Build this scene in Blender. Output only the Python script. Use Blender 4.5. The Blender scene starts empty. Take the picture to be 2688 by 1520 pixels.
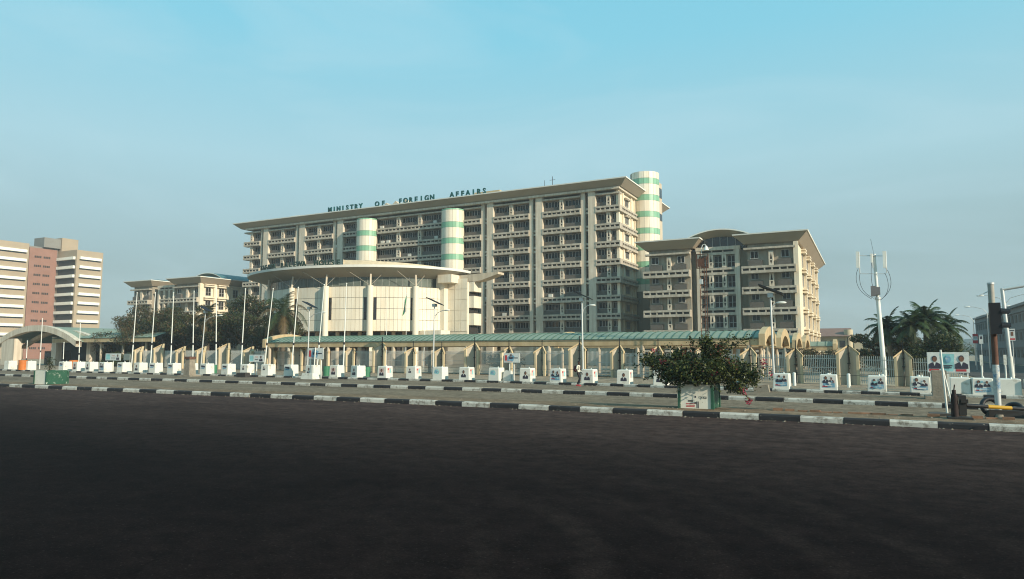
import bpy, bmesh, math, random
from mathutils import Vector, Matrix
sc = bpy.context.scene
R = math.radians
# ---------------------------------------------------------------- camera
# world axes: +X runs along the street towards the sun, +Y away from the viewer towards the ministry
cam_d = bpy.data.cameras.new('camera'); cam_d.sensor_width = 36; cam_d.lens = 24.32
cam_d.clip_start = 0.1; cam_d.clip_end = 9000
cam = bpy.data.objects.new('camera', cam_d); sc.collection.objects.link(cam)
cam.location = (0, 0, 2.37); cam.rotation_euler = (R(90 + 5.19), 0, R(27.29)); sc.camera = cam
# ---------------------------------------------------------------- sky
SUN_EL, SUN_AZ = 23.0, 16.0          # azimuth: degrees from +X towards -Y
world = bpy.data.worlds.new('World'); sc.world = world; world.use_nodes = True
wn, wl = world.node_tree.nodes, world.node_tree.links
sky = wn.new('ShaderNodeTexSky'); sky.sky_type = 'NISHITA'; sky.sun_disc = False
sky.sun_elevation = R(SUN_EL); sky.sun_rotation = R(90 + SUN_AZ)
sky.air_density = 1.0; sky.dust_density = 2.0; sky.ozone_density = 1.0; sky.altitude = 300
tc = wn.new('ShaderNodeTexCoord')
sep = wn.new('ShaderNodeSeparateXYZ'); wl.new(tc.outputs['Generated'], sep.inputs[0])
# pale haze that thickens towards the horizon all the way round
ramp = wn.new('ShaderNodeValToRGB'); wl.new(sep.outputs['Z'], ramp.inputs[0])
e = ramp.color_ramp.elements
e[0].position = 0.0; e[0].color = (3.15, 4.1, 4.1, 1); e[1].position = 0.62; e[1].color = (2.0, 6.9, 9.2, 1)
for p_, c_ in ((0.10, (3.45, 4.9, 5.05)), (0.17, (4.1, 6.1, 6.45)), (0.26, (4.6, 7.5, 8.3)), (0.42, (2.9, 7.4, 9.1))):
    e.new(p_).color = c_ + (1,)
mixh = wn.new('ShaderNodeMixRGB'); mixh.inputs[0].default_value = 0.84
wl.new(sky.outputs[0], mixh.inputs[1]); wl.new(ramp.outputs[0], mixh.inputs[2])
# thin high cirrus
mapc = wn.new('ShaderNodeMapping'); mapc.inputs['Scale'].default_value = (1.3, 2.6, 7.0); mapc.inputs['Rotation'].default_value = (0.1, 0.25, 0.5)
wl.new(tc.outputs['Generated'], mapc.inputs[0])
cn = wn.new('ShaderNodeTexNoise'); cn.inputs['Scale'].default_value = 1.1; cn.inputs['Detail'].default_value = 5; cn.inputs['Roughness'].default_value = 0.55; cn.inputs['Distortion'].default_value = 0.7
wl.new(mapc.outputs[0], cn.inputs['Vector'])
cr = wn.new('ShaderNodeValToRGB'); cr.color_ramp.elements[0].position = 0.47; cr.color_ramp.elements[0].color = (0, 0, 0, 1)
cr.color_ramp.elements[1].position = 0.85; cr.color_ramp.elements[1].color = (0.55, 0.55, 0.55, 1)
wl.new(cn.outputs['Fac'], cr.inputs[0])
mixc = wn.new('ShaderNodeMixRGB'); mixc.inputs[2].default_value = (5.6, 7.8, 8.6, 1)
wl.new(cr.outputs[0], mixc.inputs[0]); wl.new(mixh.outputs[0], mixc.inputs[1])
bg = wn['Background']; bg.inputs['Strength'].default_value = 0.084
wl.new(mixc.outputs[0], bg.inputs['Color'])
# ---------------------------------------------------------------- sun
sd = bpy.data.lights.new('sun', 'SUN'); sd.energy = 5.0; sd.angle = R(0.6); sd.color = (1.0, 0.89, 0.71)
sun = bpy.data.objects.new('sun', sd); sc.collection.objects.link(sun)
to_sun = Vector((math.cos(R(SUN_AZ)) * math.cos(R(SUN_EL)), -math.sin(R(SUN_AZ)) * math.cos(R(SUN_EL)), math.sin(R(SUN_EL))))
sun.rotation_euler = to_sun.to_track_quat('Z', 'Y').to_euler(); sun.location = (60, -20, 80)
vs = sc.view_settings; vs.view_transform = 'Standard'; vs.look = 'None'; vs.exposure = 0.22; vs.gamma = 1.0; vs.use_curve_mapping = False
sc.cycles.use_denoising = True; sc.cycles.filter_width = 1.1; sc.cycles.max_bounces = 6; sc.cycles.volume_bounces = 0
sc.cycles.transparent_max_bounces = 8; sc.cycles.caustics_reflective = False; sc.cycles.caustics_refractive = False
# ---------------------------------------------------------------- helpers
COL = sc.collection
rnd = random.Random(7)

class MB:
    """collects faces, builds ONE mesh"""
    def __init__(s): s.v = []; s.f = []; s.m = []; s.s = []
    def face(s, pts, m=0, sm=False):
        i = len(s.v); s.v += [tuple(p) for p in pts]; s.f.append(tuple(range(i, i + len(pts)))); s.m.append(m); s.s.append(sm)
    def idx(s, pts, faces, m=0, sm=False):
        i = len(s.v); s.v += [tuple(p) for p in pts]
        for f in faces: s.f.append(tuple(i + k for k in f)); s.m.append(m); s.s.append(sm)
    def box(s, x0, x1, y0, y1, z0, z1, m=0):
        p = [(x, y, z) for z in (z0, z1) for y in (y0, y1) for x in (x0, x1)]
        s.idx(p, [(0, 2, 3, 1), (4, 5, 7, 6), (0, 1, 5, 4), (2, 6, 7, 3), (0, 4, 6, 2), (1, 3, 7, 5)], m); return s
    def obox(s, c, hx, hy, hz, rz=0, m=0, tilt=None):
        M_ = Matrix.Rotation(rz, 4, 'Z') if tilt is None else tilt
        p = [Vector(c) + M_ @ Vector((x * hx, y * hy, z * hz)) for z in (-1, 1) for y in (-1, 1) for x in (-1, 1)]
        s.idx(p, [(0, 2, 3, 1), (4, 5, 7, 6), (0, 1, 5, 4), (2, 6, 7, 3), (0, 4, 6, 2), (1, 3, 7, 5)], m); return s
    def prism(s, poly, a0, a1, axis='y', m=0, sm=False):
        """poly in the two other axes, extruded along axis"""
        n = len(poly)
        def P(q, a):
            return {'x': (a, q[0], q[1]), 'y': (q[0], a, q[1]), 'z': (q[0], q[1], a)}[axis]
        p = [P(q, a0) for q in poly] + [P(q, a1) for q in poly]
        s.idx(p, [tuple(range(n)), tuple(range(2 * n - 1, n - 1, -1))], m)
        s.idx(p, [(i, i + n, (i + 1) % n + n, (i + 1) % n) for i in range(n)], m, sm); return s
    def frus(s, lo, hi, z0, z1, m=0, caps=True):
        """lo, hi = (x0,x1,y0,y1) rectangles at z0 and z1"""
        p = [(lo[0], lo[2], z0), (lo[1], lo[2], z0), (lo[1], lo[3], z0), (lo[0], lo[3], z0), (hi[0], hi[2], z1), (hi[1], hi[2], z1), (hi[1], hi[3], z1), (hi[0], hi[3], z1)]
        f = [(0, 1, 5, 4), (1, 2, 6, 5), (2, 3, 7, 6), (3, 0, 4, 7)]
        if caps: f += [(3, 2, 1, 0), (4, 5, 6, 7)]
        s.idx(p, f, m); return s
    def tube(s, p0, p1, r0, r1=None, n=8, m=0, caps=True):
        r1 = r0 if r1 is None else r1
        p0, p1 = Vector(p0), Vector(p1); d = (p1 - p0)
        if d.length < 1e-6: return s
        q = d.to_track_quat('Z', 'Y')
        ring = [q @ Vector((math.cos(2 * math.pi * k / n), math.sin(2 * math.pi * k / n), 0)) for k in range(n)]
        p = [p0 + r0 * k for k in ring] + [p1 + r1 * k for k in ring]
        s.idx(p, [(i, (i + 1) % n, (i + 1) % n + n, i + n) for i in range(n)], m, True)
        if caps: s.idx(p, [tuple(range(n - 1, -1, -1)), tuple(range(n, 2 * n))], m)
        return s
    def path(s, pts, r, n=6, m=0):
        rr = r if isinstance(r, (list, tuple)) else [r] * len(pts)
        for i in range(len(pts) - 1): s.tube(pts[i], pts[i + 1], rr[i], rr[i + 1], n, m, caps=True)
        return s
    def sphere(s, c, rx, ry, rz, nu=10, nv=7, m=0):
        c = Vector(c); p = [c + Vector((0, 0, rz))]
        for j in range(1, nv):
            t = math.pi * j / nv
            for i in range(nu):
                a = 2 * math.pi * i / nu; p.append(c + Vector((rx * math.sin(t) * math.cos(a), ry * math.sin(t) * math.sin(a), rz * math.cos(t))))
        p.append(c - Vector((0, 0, rz))); f = []
        for i in range(nu): f.append((0, 1 + i, 1 + (i + 1) % nu))
        for j in range(nv - 2):
            for i in range(nu):
                a = 1 + j * nu; f.append((a + i, a + nu + i, a + nu + (i + 1) % nu, a + (i + 1) % nu))
        l = len(p) - 1; a = 1 + (nv - 2) * nu
        for i in range(nu): f.append((l, a + (i + 1) % nu, a + i))
        s.idx(p, f, m, True); return s
    def mesh(s, name, mats, recalc=True, merge=False):
        me = bpy.data.meshes.new(name); me.from_pydata(s.v, [], s.f)
        for mt in (mats if isinstance(mats, (list, tuple)) else [mats]): me.materials.append(mt)
        me.polygons.foreach_set('material_index', s.m); me.polygons.foreach_set('use_smooth', s.s)
        if recalc:
            b = bmesh.new(); b.from_mesh(me)
            if merge: bmesh.ops.remove_doubles(b, verts=b.verts, dist=1e-4)
            bmesh.ops.recalc_face_normals(b, faces=b.faces); b.to_mesh(me); b.free()
        me.update(); return me
    def build(s, name, mats, parent=None, recalc=True, merge=False):
        return put(name, s.mesh(name, mats, recalc, merge), parent)

def put(name, me, parent=None, loc=(0, 0, 0), rz=0, scale=None):
    """links a mesh; coordinates are the world's for a still root, the root's own when root['own'] is set"""
    o = bpy.data.objects.new(name, me); COL.objects.link(o)
    o.location = loc; o.rotation_euler = (0, 0, rz)
    if scale: o.scale = scale
    if parent:
        o.parent = parent
        r = parent
        while r.parent: r = r.parent
        if not r.get('_own'):
            if parent.parent is None: o.matrix_parent_inverse = Matrix.Translation(-Vector(parent.location))
            else: o.matrix_parent_inverse = Matrix.LocRotScale(parent.location, parent.rotation_euler, parent.scale).inverted()
    return o
def tag(o, label=None, cat=None, group=None, kind=None):
    if label: o['label'] = label
    if cat: o['category'] = cat
    if group: o['group'] = group
    if kind: o['kind'] = kind
    return o
def thing(name, label, cat, loc=(0, 0, 0), rz=0, group=None, own=False):
    o = bpy.data.objects.new(name, None); COL.objects.link(o); o.empty_display_size = 0.3
    o.location = loc; o.rotation_euler = (0, 0, rz)
    if own: o['_own'] = 1
    return tag(o, label, cat, group)
def copy_tree(o, loc=None, rz=None, label=None, group=None, parent=None):
    c = o.copy(); COL.objects.link(c)
    if parent: c.parent = parent
    if loc is not None: c.location = loc
    if rz is not None: c.rotation_euler = (0, 0, rz)
    if label: c['label'] = label
    if group: c['group'] = group
    for ch in list(o.children): copy_tree(ch, parent=c)
    return c
def lerp(T, u):
    if u <= T[0][0]: return T[0][1]
    for (a, b), (c, d) in zip(T, T[1:]):
        if u <= c: return b + (d - b) * (u - a) / (c - a)
    return T[-1][1]

# ---------------------------------------------------------------- materials
def mat(name, col, rough=0.75, var=0.12, scale=0.6, spec=0.35, metal=0.0, streak=0.0, bump=0.0, bscale=30.0, dirt=None, dirt_amt=0.0, dirt_scale=2.0):
    m = bpy.data.materials.new(name); m.use_nodes = True
    n, l = m.node_tree.nodes, m.node_tree.links; b = n['Principled BSDF']
    b.inputs['Roughness'].default_value = rough; b.inputs['Specular IOR Level'].default_value = spec; b.inputs['Metallic'].default_value = metal
    g = n.new('ShaderNodeNewGeometry')
    nz = n.new('ShaderNodeTexNoise'); nz.inputs['Scale'].default_value = scale; nz.inputs['Detail'].default_value = 6; nz.inputs['Roughness'].default_value = 0.65
    l.new(g.outputs['Position'], nz.inputs['Vector'])
    r = n.new('ShaderNodeValToRGB'); l.new(nz.outputs['Fac'], r.inputs[0])
    r.color_ramp.elements[0].position = 0.3; r.color_ramp.elements[1].position = 0.7
    r.color_ramp.elements[0].color = tuple(c * (1 - var) for c in col) + (1,); r.color_ramp.elements[1].color = tuple(min(1, c * (1 + var)) for c in col) + (1,)
    out = r.outputs[0]
    if streak:
        mp = n.new('ShaderNodeMapping'); mp.inputs['Scale'].default_value = (2.2, 2.2, 0.16); l.new(g.outputs['Position'], mp.inputs[0])
        n2 = n.new('ShaderNodeTexNoise'); n2.inputs['Scale'].default_value = 1.0; n2.inputs['Detail'].default_value = 5; l.new(mp.outputs[0], n2.inputs['Vector'])
        r2 = n.new('ShaderNodeValToRGB'); l.new(n2.outputs['Fac'], r2.inputs[0]); r2.color_ramp.elements[0].position = 0.35; r2.color_ramp.elements[1].position = 0.62
        k = 1 - streak; r2.color_ramp.elements[0].color = (k, k * 0.97, k * 0.93, 1); r2.color_ramp.elements[1].color = (1, 1, 1, 1)
        mx = n.new('ShaderNodeMixRGB'); mx.blend_type = 'MULTIPLY'; mx.inputs[0].default_value = 1; l.new(out, mx.inputs[1]); l.new(r2.outputs[0], mx.inputs[2]); out = mx.outputs[0]
    if dirt:
        n3 = n.new('ShaderNodeTexNoise'); n3.inputs['Scale'].default_value = dirt_scale; n3.inputs['Detail'].default_value = 8; n3.inputs['Roughness'].default_value = 0.7; l.new(g.outputs['Position'], n3.inputs['Vector'])
        r3 = n.new('ShaderNodeValToRGB'); l.new(n3.outputs['Fac'], r3.inputs[0]); r3.color_ramp.elements[0].position = 0.62 - dirt_amt * 0.25; r3.color_ramp.elements[1].position = 0.72 - dirt_amt * 0.2
        mx = n.new('ShaderNodeMixRGB'); l.new(r3.outputs[0], mx.inputs[0]); l.new(out, mx.inputs[1]); mx.inputs[2].default_value = tuple(dirt) + (1,); out = mx.outputs[0]
    l.new(out, b.inputs['Base Color'])
    if bump:
        n4 = n.new('ShaderNodeTexNoise'); n4.inputs['Scale'].default_value = bscale; n4.inputs['Detail'].default_value = 4; l.new(g.outputs['Position'], n4.inputs['Vector'])
        bp = n.new('ShaderNodeBump'); bp.inputs['Strength'].default_value = bump; bp.inputs['Distance'].default_value = 0.03; l.new(n4.outputs['Fac'], bp.inputs['Height']); l.new(bp.outputs[0], b.inputs['Normal'])
    return m
def leafmat(name, c1, c2, scale=2.0, trans=0.3):
    m = bpy.data.materials.new(name); m.use_nodes = True
    n, l = m.node_tree.nodes, m.node_tree.links; b = n['Principled BSDF']; b.inputs['Roughness'].default_value = 0.55; b.inputs['Specular IOR Level'].default_value = 0.3
    g = n.new('ShaderNodeNewGeometry'); nz = n.new('ShaderNodeTexNoise'); nz.inputs['Scale'].default_value = scale; nz.inputs['Detail'].default_value = 5; l.new(g.outputs['Position'], nz.inputs['Vector'])
    r = n.new('ShaderNodeValToRGB'); r.color_ramp.elements[0].position = 0.36; r.color_ramp.elements[1].position = 0.64; r.color_ramp.elements[0].color = c1 + (1,); r.color_ramp.elements[1].color = c2 + (1,)
    l.new(nz.outputs['Fac'], r.inputs[0]); l.new(r.outputs[0], b.inputs['Base Color'])
    t = n.new('ShaderNodeBsdfTranslucent'); l.new(r.outputs[0], t.inputs['Color']); mx = n.new('ShaderNodeMixShader'); mx.inputs[0].default_value = trans
    l.new(b.outputs[0], mx.inputs[1]); l.new(t.outputs[0], mx.inputs[2]); l.new(mx.outputs[0], n['Material Output'].inputs[0]); return m
def glassmat(name, col, rough=0.12):
    return mat(name, col, rough=rough, var=0.5, scale=0.45, spec=0.6)

def asphalt(name, col, worn, scale=0.25, bump=0.3, spec=0.15, dust_shade=None, dust_shade_y=(0, 1), crack=0.0, grain=(0.45, 1.7), track=False):
    m = bpy.data.materials.new(name); m.use_nodes = True
    n, l = m.node_tree.nodes, m.node_tree.links; b = n['Principled BSDF']; b.inputs['Roughness'].default_value = 0.9; b.inputs['Specular IOR Level'].default_value = spec
    g = n.new('ShaderNodeNewGeometry')
    def noise(sc_, det, ro, vec=None, dis=0.0):
        q = n.new('ShaderNodeTexNoise'); q.inputs['Scale'].default_value = sc_; q.inputs['Detail'].default_value = det; q.inputs['Roughness'].default_value = ro; q.inputs['Distortion'].default_value = dis; l.new(vec or g.outputs['Position'], q.inputs['Vector']); return q.outputs['Fac']
    def rmp(fac, p0, c0, p1, c1):
        q = n.new('ShaderNodeValToRGB'); q.color_ramp.elements[0].position = p0; q.color_ramp.elements[1].position = p1; q.color_ramp.elements[0].color = tuple(c0) + (1,); q.color_ramp.elements[1].color = tuple(c1) + (1,); l.new(fac, q.inputs[0]); return q.outputs[0]
    def mix(kind, fac, a, b_):
        q = n.new('ShaderNodeMixRGB'); q.blend_type = kind
        for i_, x in ((0, fac), (1, a), (2, b_)):
            if isinstance(x, (int, float)): q.inputs[i_].default_value = x
            elif isinstance(x, tuple): q.inputs[i_].default_value = x + (1,)
            else: l.new(x, q.inputs[i_])
        return q.outputs[0]
    mp = n.new('ShaderNodeMapping'); mp.inputs['Scale'].default_value = (0.35, 1.0, 1.0); l.new(g.outputs['Position'], mp.inputs[0])
    out = rmp(noise(scale, 7, 0.6, mp.outputs[0], 1.2), 0.33, col, 0.7, worn)
    if dust_shade:                                                    # gutter dust plus painted shade: colour darkens towards the viewer, broken by noise
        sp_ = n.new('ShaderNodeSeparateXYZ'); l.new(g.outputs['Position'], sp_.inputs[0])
        mr = n.new('ShaderNodeMapRange'); mr.inputs['From Min'].default_value = dust_shade_y[0]; mr.inputs['From Max'].default_value = dust_shade_y[1]; mr.interpolation_type = 'SMOOTHSTEP'; l.new(sp_.outputs['Y'], mr.inputs['Value'])
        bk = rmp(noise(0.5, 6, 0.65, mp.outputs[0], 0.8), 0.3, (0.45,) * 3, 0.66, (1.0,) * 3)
        out = mix('MIX', mix('MULTIPLY', 1.0, mr.outputs[0], bk), out, dust_shade)
    if track:                                                   # pale curved tyre tracks where traffic swings round the corner
        vd = n.new('ShaderNodeVectorMath'); vd.operation = 'DISTANCE'; l.new(g.outputs['Position'], vd.inputs[0]); vd.inputs[1].default_value = (-8.5, 5.0, 0.0)
        nt = n.new('ShaderNodeMath'); nt.operation = 'MULTIPLY_ADD'; l.new(noise(0.35, 3, 0.5), nt.inputs[0]); nt.inputs[1].default_value = 0.9; l.new(vd.outputs['Value'], nt.inputs[2])
        sn = n.new('ShaderNodeMath'); sn.operation = 'SINE'; ms = n.new('ShaderNodeMath'); ms.operation = 'MULTIPLY'; ms.inputs[1].default_value = 4.9; l.new(nt.outputs[0], ms.inputs[0]); l.new(ms.outputs[0], sn.inputs[0])
        band = rmp(sn.outputs[0], 0.2, (0, 0, 0), 1.0, (1, 1, 1)); sx = n.new('ShaderNodeSeparateXYZ'); l.new(g.outputs['Position'], sx.inputs[0])
        mw = n.new('ShaderNodeMapRange'); mw.interpolation_type = 'SMOOTHSTEP'; mw.inputs['From Min'].default_value = -9.0; mw.inputs['From Max'].default_value = -2.5; l.new(sx.outputs['X'], mw.inputs['Value'])
        mw2 = n.new('ShaderNodeMapRange'); mw2.interpolation_type = 'SMOOTHSTEP'; mw2.inputs['From Min'].default_value = 12.6; mw2.inputs['From Max'].default_value = 10.8; l.new(vd.outputs['Value'], mw2.inputs['Value'])
        where = mix('MULTIPLY', 1.0, mix('MULTIPLY', 1.0, mw.outputs[0], mw2.outputs[0]), rmp(noise(0.4, 4, 0.6), 0.36, (0.08,) * 3, 0.66, (0.3,) * 3))
        out = mix('MIX', mix('MULTIPLY', 1.0, band, where), out, (0.030, 0.021, 0.018))
    fine = noise(26, 5, 0.85); out = mix('MULTIPLY', 1.0, out, rmp(fine, 0.32, (grain[0],) * 3, 0.70, (grain[1], grain[1] * .98, grain[1] * .95)))
    out = mix('MULTIPLY', 1.0, out, rmp(noise(2.4, 6, 0.75), 0.36, (0.55,) * 3, 0.64, (1.4,) * 3))
    if track: out = mix('MIX', rmp(noise(17, 3, 0.9), 0.58, (0, 0, 0), 0.74, (0.75,) * 3), out, (0.058, 0.045, 0.040))      # bare stones in the wearing course
    if crack:
        vo = n.new('ShaderNodeTexVoronoi'); vo.feature = 'DISTANCE_TO_EDGE'; vo.inputs['Scale'].default_value = 0.33
        wv = n.new('ShaderNodeVectorMath'); wv.operation = 'ADD'; l.new(g.outputs['Position'], wv.inputs[0])
        wn_ = n.new('ShaderNodeTexNoise'); wn_.inputs['Scale'].default_value = 1.3; wn_.inputs['Detail'].default_value = 5; l.new(g.outputs['Position'], wn_.inputs['Vector']); l.new(wn_.outputs['Color'], wv.inputs[1]); l.new(wv.outputs[0], vo.inputs['Vector'])
        line = rmp(vo.outputs['Distance'], 0.004, (1, 1, 1), 0.011, (0, 0, 0)); msk = rmp(noise(0.16, 3, 0.5), 0.5, (0, 0, 0), 0.58, (crack,) * 3)
        out = mix('MIX', mix('MULTIPLY', 1.0, line, msk), out, tuple(c * 0.25 for c in col))
    l.new(out, b.inputs['Base Color'])
    bp = n.new('ShaderNodeBump'); bp.inputs['Strength'].default_value = bump; bp.inputs['Distance'].default_value = 0.02; l.new(fine, bp.inputs['Height']); l.new(bp.outputs[0], b.inputs['Normal'])
    return m

cream = mat('cream_concrete', (0.62, 0.545, 0.435), var=0.08, streak=0.22, scale=0.5)
cream2 = mat('cream_render', (0.55, 0.46, 0.345), var=0.08, streak=0.2, scale=0.5)
sand = mat('sand_coping', (0.50, 0.38, 0.22), var=0.12, streak=0.15)
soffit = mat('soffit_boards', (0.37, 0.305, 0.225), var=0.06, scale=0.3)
white_edge = mat('white_fascia', (0.72, 0.70, 0.63), var=0.05)
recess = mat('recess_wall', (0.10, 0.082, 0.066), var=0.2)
spandrel = mat('grey_panel', (0.105, 0.092, 0.077), rough=0.55, var=0.12)
frame_m = mat('window_frame', (0.42, 0.41, 0.38), rough=0.5, var=0.08)
glass = glassmat('dark_glass', (0.018, 0.02, 0.024))
curtain = mat('curtain', (0.22, 0.20, 0.18), var=0.5, scale=0.8)
railm = mat('rail_concrete', (0.47, 0.415, 0.335), var=0.12, streak=0.25, scale=0.6)
litwall = mat('sunlit_end_wall', (0.74, 0.65, 0.50), var=0.06, streak=0.12, scale=0.4)  # cream lightened so sunlight is painted into the end walls
tilew = mat('white_cladding', (0.74, 0.67, 0.54), rough=0.45, var=0.05, scale=0.25, streak=0.10, spec=0.4)
tileg = mat('green_cladding', (0.22, 0.44, 0.29), rough=0.4, var=0.08, scale=0.4, streak=0.1, spec=0.45)
joint = mat('cladding_joint', (0.22, 0.19, 0.14), var=0.1)
greenroof = mat('green_sheet_roof', (0.225, 0.265, 0.195), rough=0.65, var=0.16, scale=0.5, streak=0.0, spec=0.4)
seam = mat('roof_seam', (0.06, 0.12, 0.09), var=0.1)
tealroof = mat('teal_roof', (0.06, 0.14, 0.14), rough=0.5, var=0.1)
letter_g = mat('green_letter', (0.005, 0.075, 0.075), rough=0.4, var=0.1)
letter_d = mat('dark_letter', (0.015, 0.035, 0.022), rough=0.4, var=0.1)
dark = mat('dark_and_shade', (0.03, 0.027, 0.024), var=0.2)  # dark objects, also painted shade in slots, cut-outs and balcony gaps
acunit = mat('ac_casing', (0.55, 0.53, 0.47), var=0.1)
brown_brick = mat('brown_cladding', (0.255, 0.135, 0.10), var=0.1, scale=0.4)
beige_tower = mat('beige_tower', (0.34, 0.27, 0.19), var=0.08, scale=0.2)
shade_tower = mat('shaded_tower', (0.20, 0.19, 0.17), var=0.1, scale=0.2)  # darker copy of the beige, paints shade on core and tank house
whitepaint = mat('white_paint', (0.66, 0.645, 0.57), var=0.06, dirt=(0.42, 0.38, 0.30), dirt_amt=0.25, dirt_scale=1.7)
polem = mat('galvanised_pole', (0.55, 0.56, 0.54), rough=0.45, var=0.08, metal=0.35)
polewhite = mat('white_pole', (0.70, 0.70, 0.64), rough=0.45, var=0.08)
panelm = mat('solar_panel', (0.016, 0.016, 0.022), rough=0.6, var=0.2, spec=0.08)
blackm = mat('black_plastic', (0.014, 0.014, 0.016), rough=0.5, var=0.2)
rust = mat('rusty_steel', (0.105, 0.048, 0.03), rough=0.8, var=0.35, scale=3)
kerbw = mat('kerb_white', (0.52, 0.49, 0.42), var=0.12, dirt=(0.22, 0.19, 0.15), dirt_amt=0.5, dirt_scale=3.5, bump=0.2)
kerbb = mat('kerb_black', (0.022, 0.02, 0.021), var=0.3, dirt=(0.10, 0.09, 0.08), dirt_amt=0.12, dirt_scale=3)
road = asphalt('road_asphalt', (0.0050, 0.0030, 0.0030), (0.0105, 0.0066, 0.0062), 0.22, spec=0.03, dust_shade=(0.066, 0.043, 0.037), dust_shade_y=(9.0, 27.5), track=True, crack=0.35, grain=(0.3, 2.1))  # the ramp over the dust tone also paints foreground shade
lane = asphalt('old_asphalt', (0.135, 0.100, 0.066), (0.205, 0.156, 0.107), 0.35, crack=0.8)
pave = asphalt('paving_dust', (0.21, 0.155, 0.105), (0.33, 0.25, 0.175), 0.6)
soil = asphalt('dry_soil', (0.13, 0.085, 0.05), (0.22, 0.155, 0.10), 0.5)
earth = asphalt('compound_ground', (0.27, 0.215, 0.15), (0.36, 0.29, 0.205), 0.12)
fencem = mat('fence_bar_paint', (0.52, 0.51, 0.46), rough=0.5, var=0.08)
finm = mat('pillar_render', (0.47, 0.405, 0.31), var=0.1, streak=0.2)
bark = mat('bark', (0.10, 0.075, 0.05), var=0.3, scale=4, bump=0.4)
paper = mat('poster_paper', (0.60, 0.61, 0.57), var=0.12, scale=3, dirt=(0.40, 0.42, 0.42), dirt_amt=0.3, dirt_scale=7)
ink_suit = mat('print_dark_suit', (0.035, 0.033, 0.05), var=0.2, scale=5)
ink_skin = mat('print_brown', (0.16, 0.075, 0.045), var=0.2, scale=6)
ink_pink = mat('print_pink', (0.55, 0.40, 0.36), var=0.15, scale=4)
ink_blue = mat('print_blue', (0.16, 0.32, 0.42), var=0.3, scale=4, dirt=(0.5, 0.5, 0.47), dirt_amt=0.35, dirt_scale=6)
ink_teal = mat('print_teal', (0.25, 0.50, 0.50), var=0.2, scale=3)
ink_red = mat('print_red', (0.45, 0.05, 0.05), var=0.2, scale=4)
HAZE = True
# ================================================================ GROUND, ROADS, KERBS
def sheet(name, pts, z, m, parent=None):
    b = MB(); b.face([(x, y, z) for x, y in pts], 0); o = b.build(name, m, parent, recalc=False)
    if parent is None: tag(o, kind='structure')
    return o
K1 = [(-75, 26.95), (-52, 26.7), (-20, 26.45), (-5, 26.0), (3, 25.6), (14, 25.0)]
K2 = [(-115, 39.7), (-78, 38.7), (-49, 37.9), (-15, 36.9), (-2.5, 35.6), (1.3, 35.05), (14, 33.4)]
K3 = [(-150, 52.4), (-69, 48.9), (-45, 48.3), (-28, 47.8), (-17, 46.9), (-9, 45.6), (-3.5, 44.9), (2.3, 44.1), (14, 42.4)]
FN = [(-150, 69.5), (-93, 65.8), (-49, 61.6), (-35, 61), (-20, 59.3), (-7.7, 55.2), (2, 52.6), (10, 50.5)]
def ribbon(T0, d0, T1, d1, u0, u1, n=40):
    us = [u0 + (u1 - u0) * i / n for i in range(n + 1)]
    return [(u, (lerp(T0, u) if T0 else 0) + d0) for u in us] + [(u, (lerp(T1, u) if T1 else 0) + d1) for u in reversed(us)]
sheet('ground', [(-3000, -1500), (3000, -1500), (3000, 4500), (-3000, 4500)], -0.06, earth)
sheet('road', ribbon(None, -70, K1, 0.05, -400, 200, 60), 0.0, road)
sheet('service_lane', ribbon(K1, 2.62, K2, 0.05, -400, 200, 60), 0.0, lane)
sheet('inner_lane', ribbon(K2, 1.5, K3, 0.05, -400, 200, 60), 0.0, lane)
sheet('side_street', [(9, 50), (24, 47), (24, 900), (9, 900)], -0.02, asphalt('side_asphalt', (0.05, 0.046, 0.042), (0.085, 0.078, 0.07), 0.2))
def slab(name, pts, z0, z1, m):
    b = MB(); b.prism(pts, z0, z1, 'z'); o = b.build(name, m); tag(o, kind='structure'); return o
def strip(name, T0, d0, T1, d1, u0, u1, z, m, n=60):
    b = MB(); us = [u0 + (u1 - u0) * i / n for i in range(n + 1)]
    for a, c in zip(us, us[1:]):
        q = [(a, lerp(T0, a) + d0), (c, lerp(T0, c) + d0), (c, lerp(T1, c) + d1), (a, lerp(T1, a) + d1)]
        b.face([(x, y, z) for x, y in q])
        b.face([(q[3][0], q[3][1], z), (q[2][0], q[2][1], z), (q[2][0], q[2][1], -0.05), (q[3][0], q[3][1], -0.05)])
    o = b.build(name, m, recalc=False); tag(o, kind='structure'); return o
verge = strip('median', K1, 0.22, K1, 2.6, -76, 15, 0.17, soil)
strip('median', K2, 0.22, K2, 1.45, -116, 15, 0.17, pave)
strip('pavement', K3, 0.22, FN, 0.9, -150, 9.5, 0.14, pave)
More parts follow.
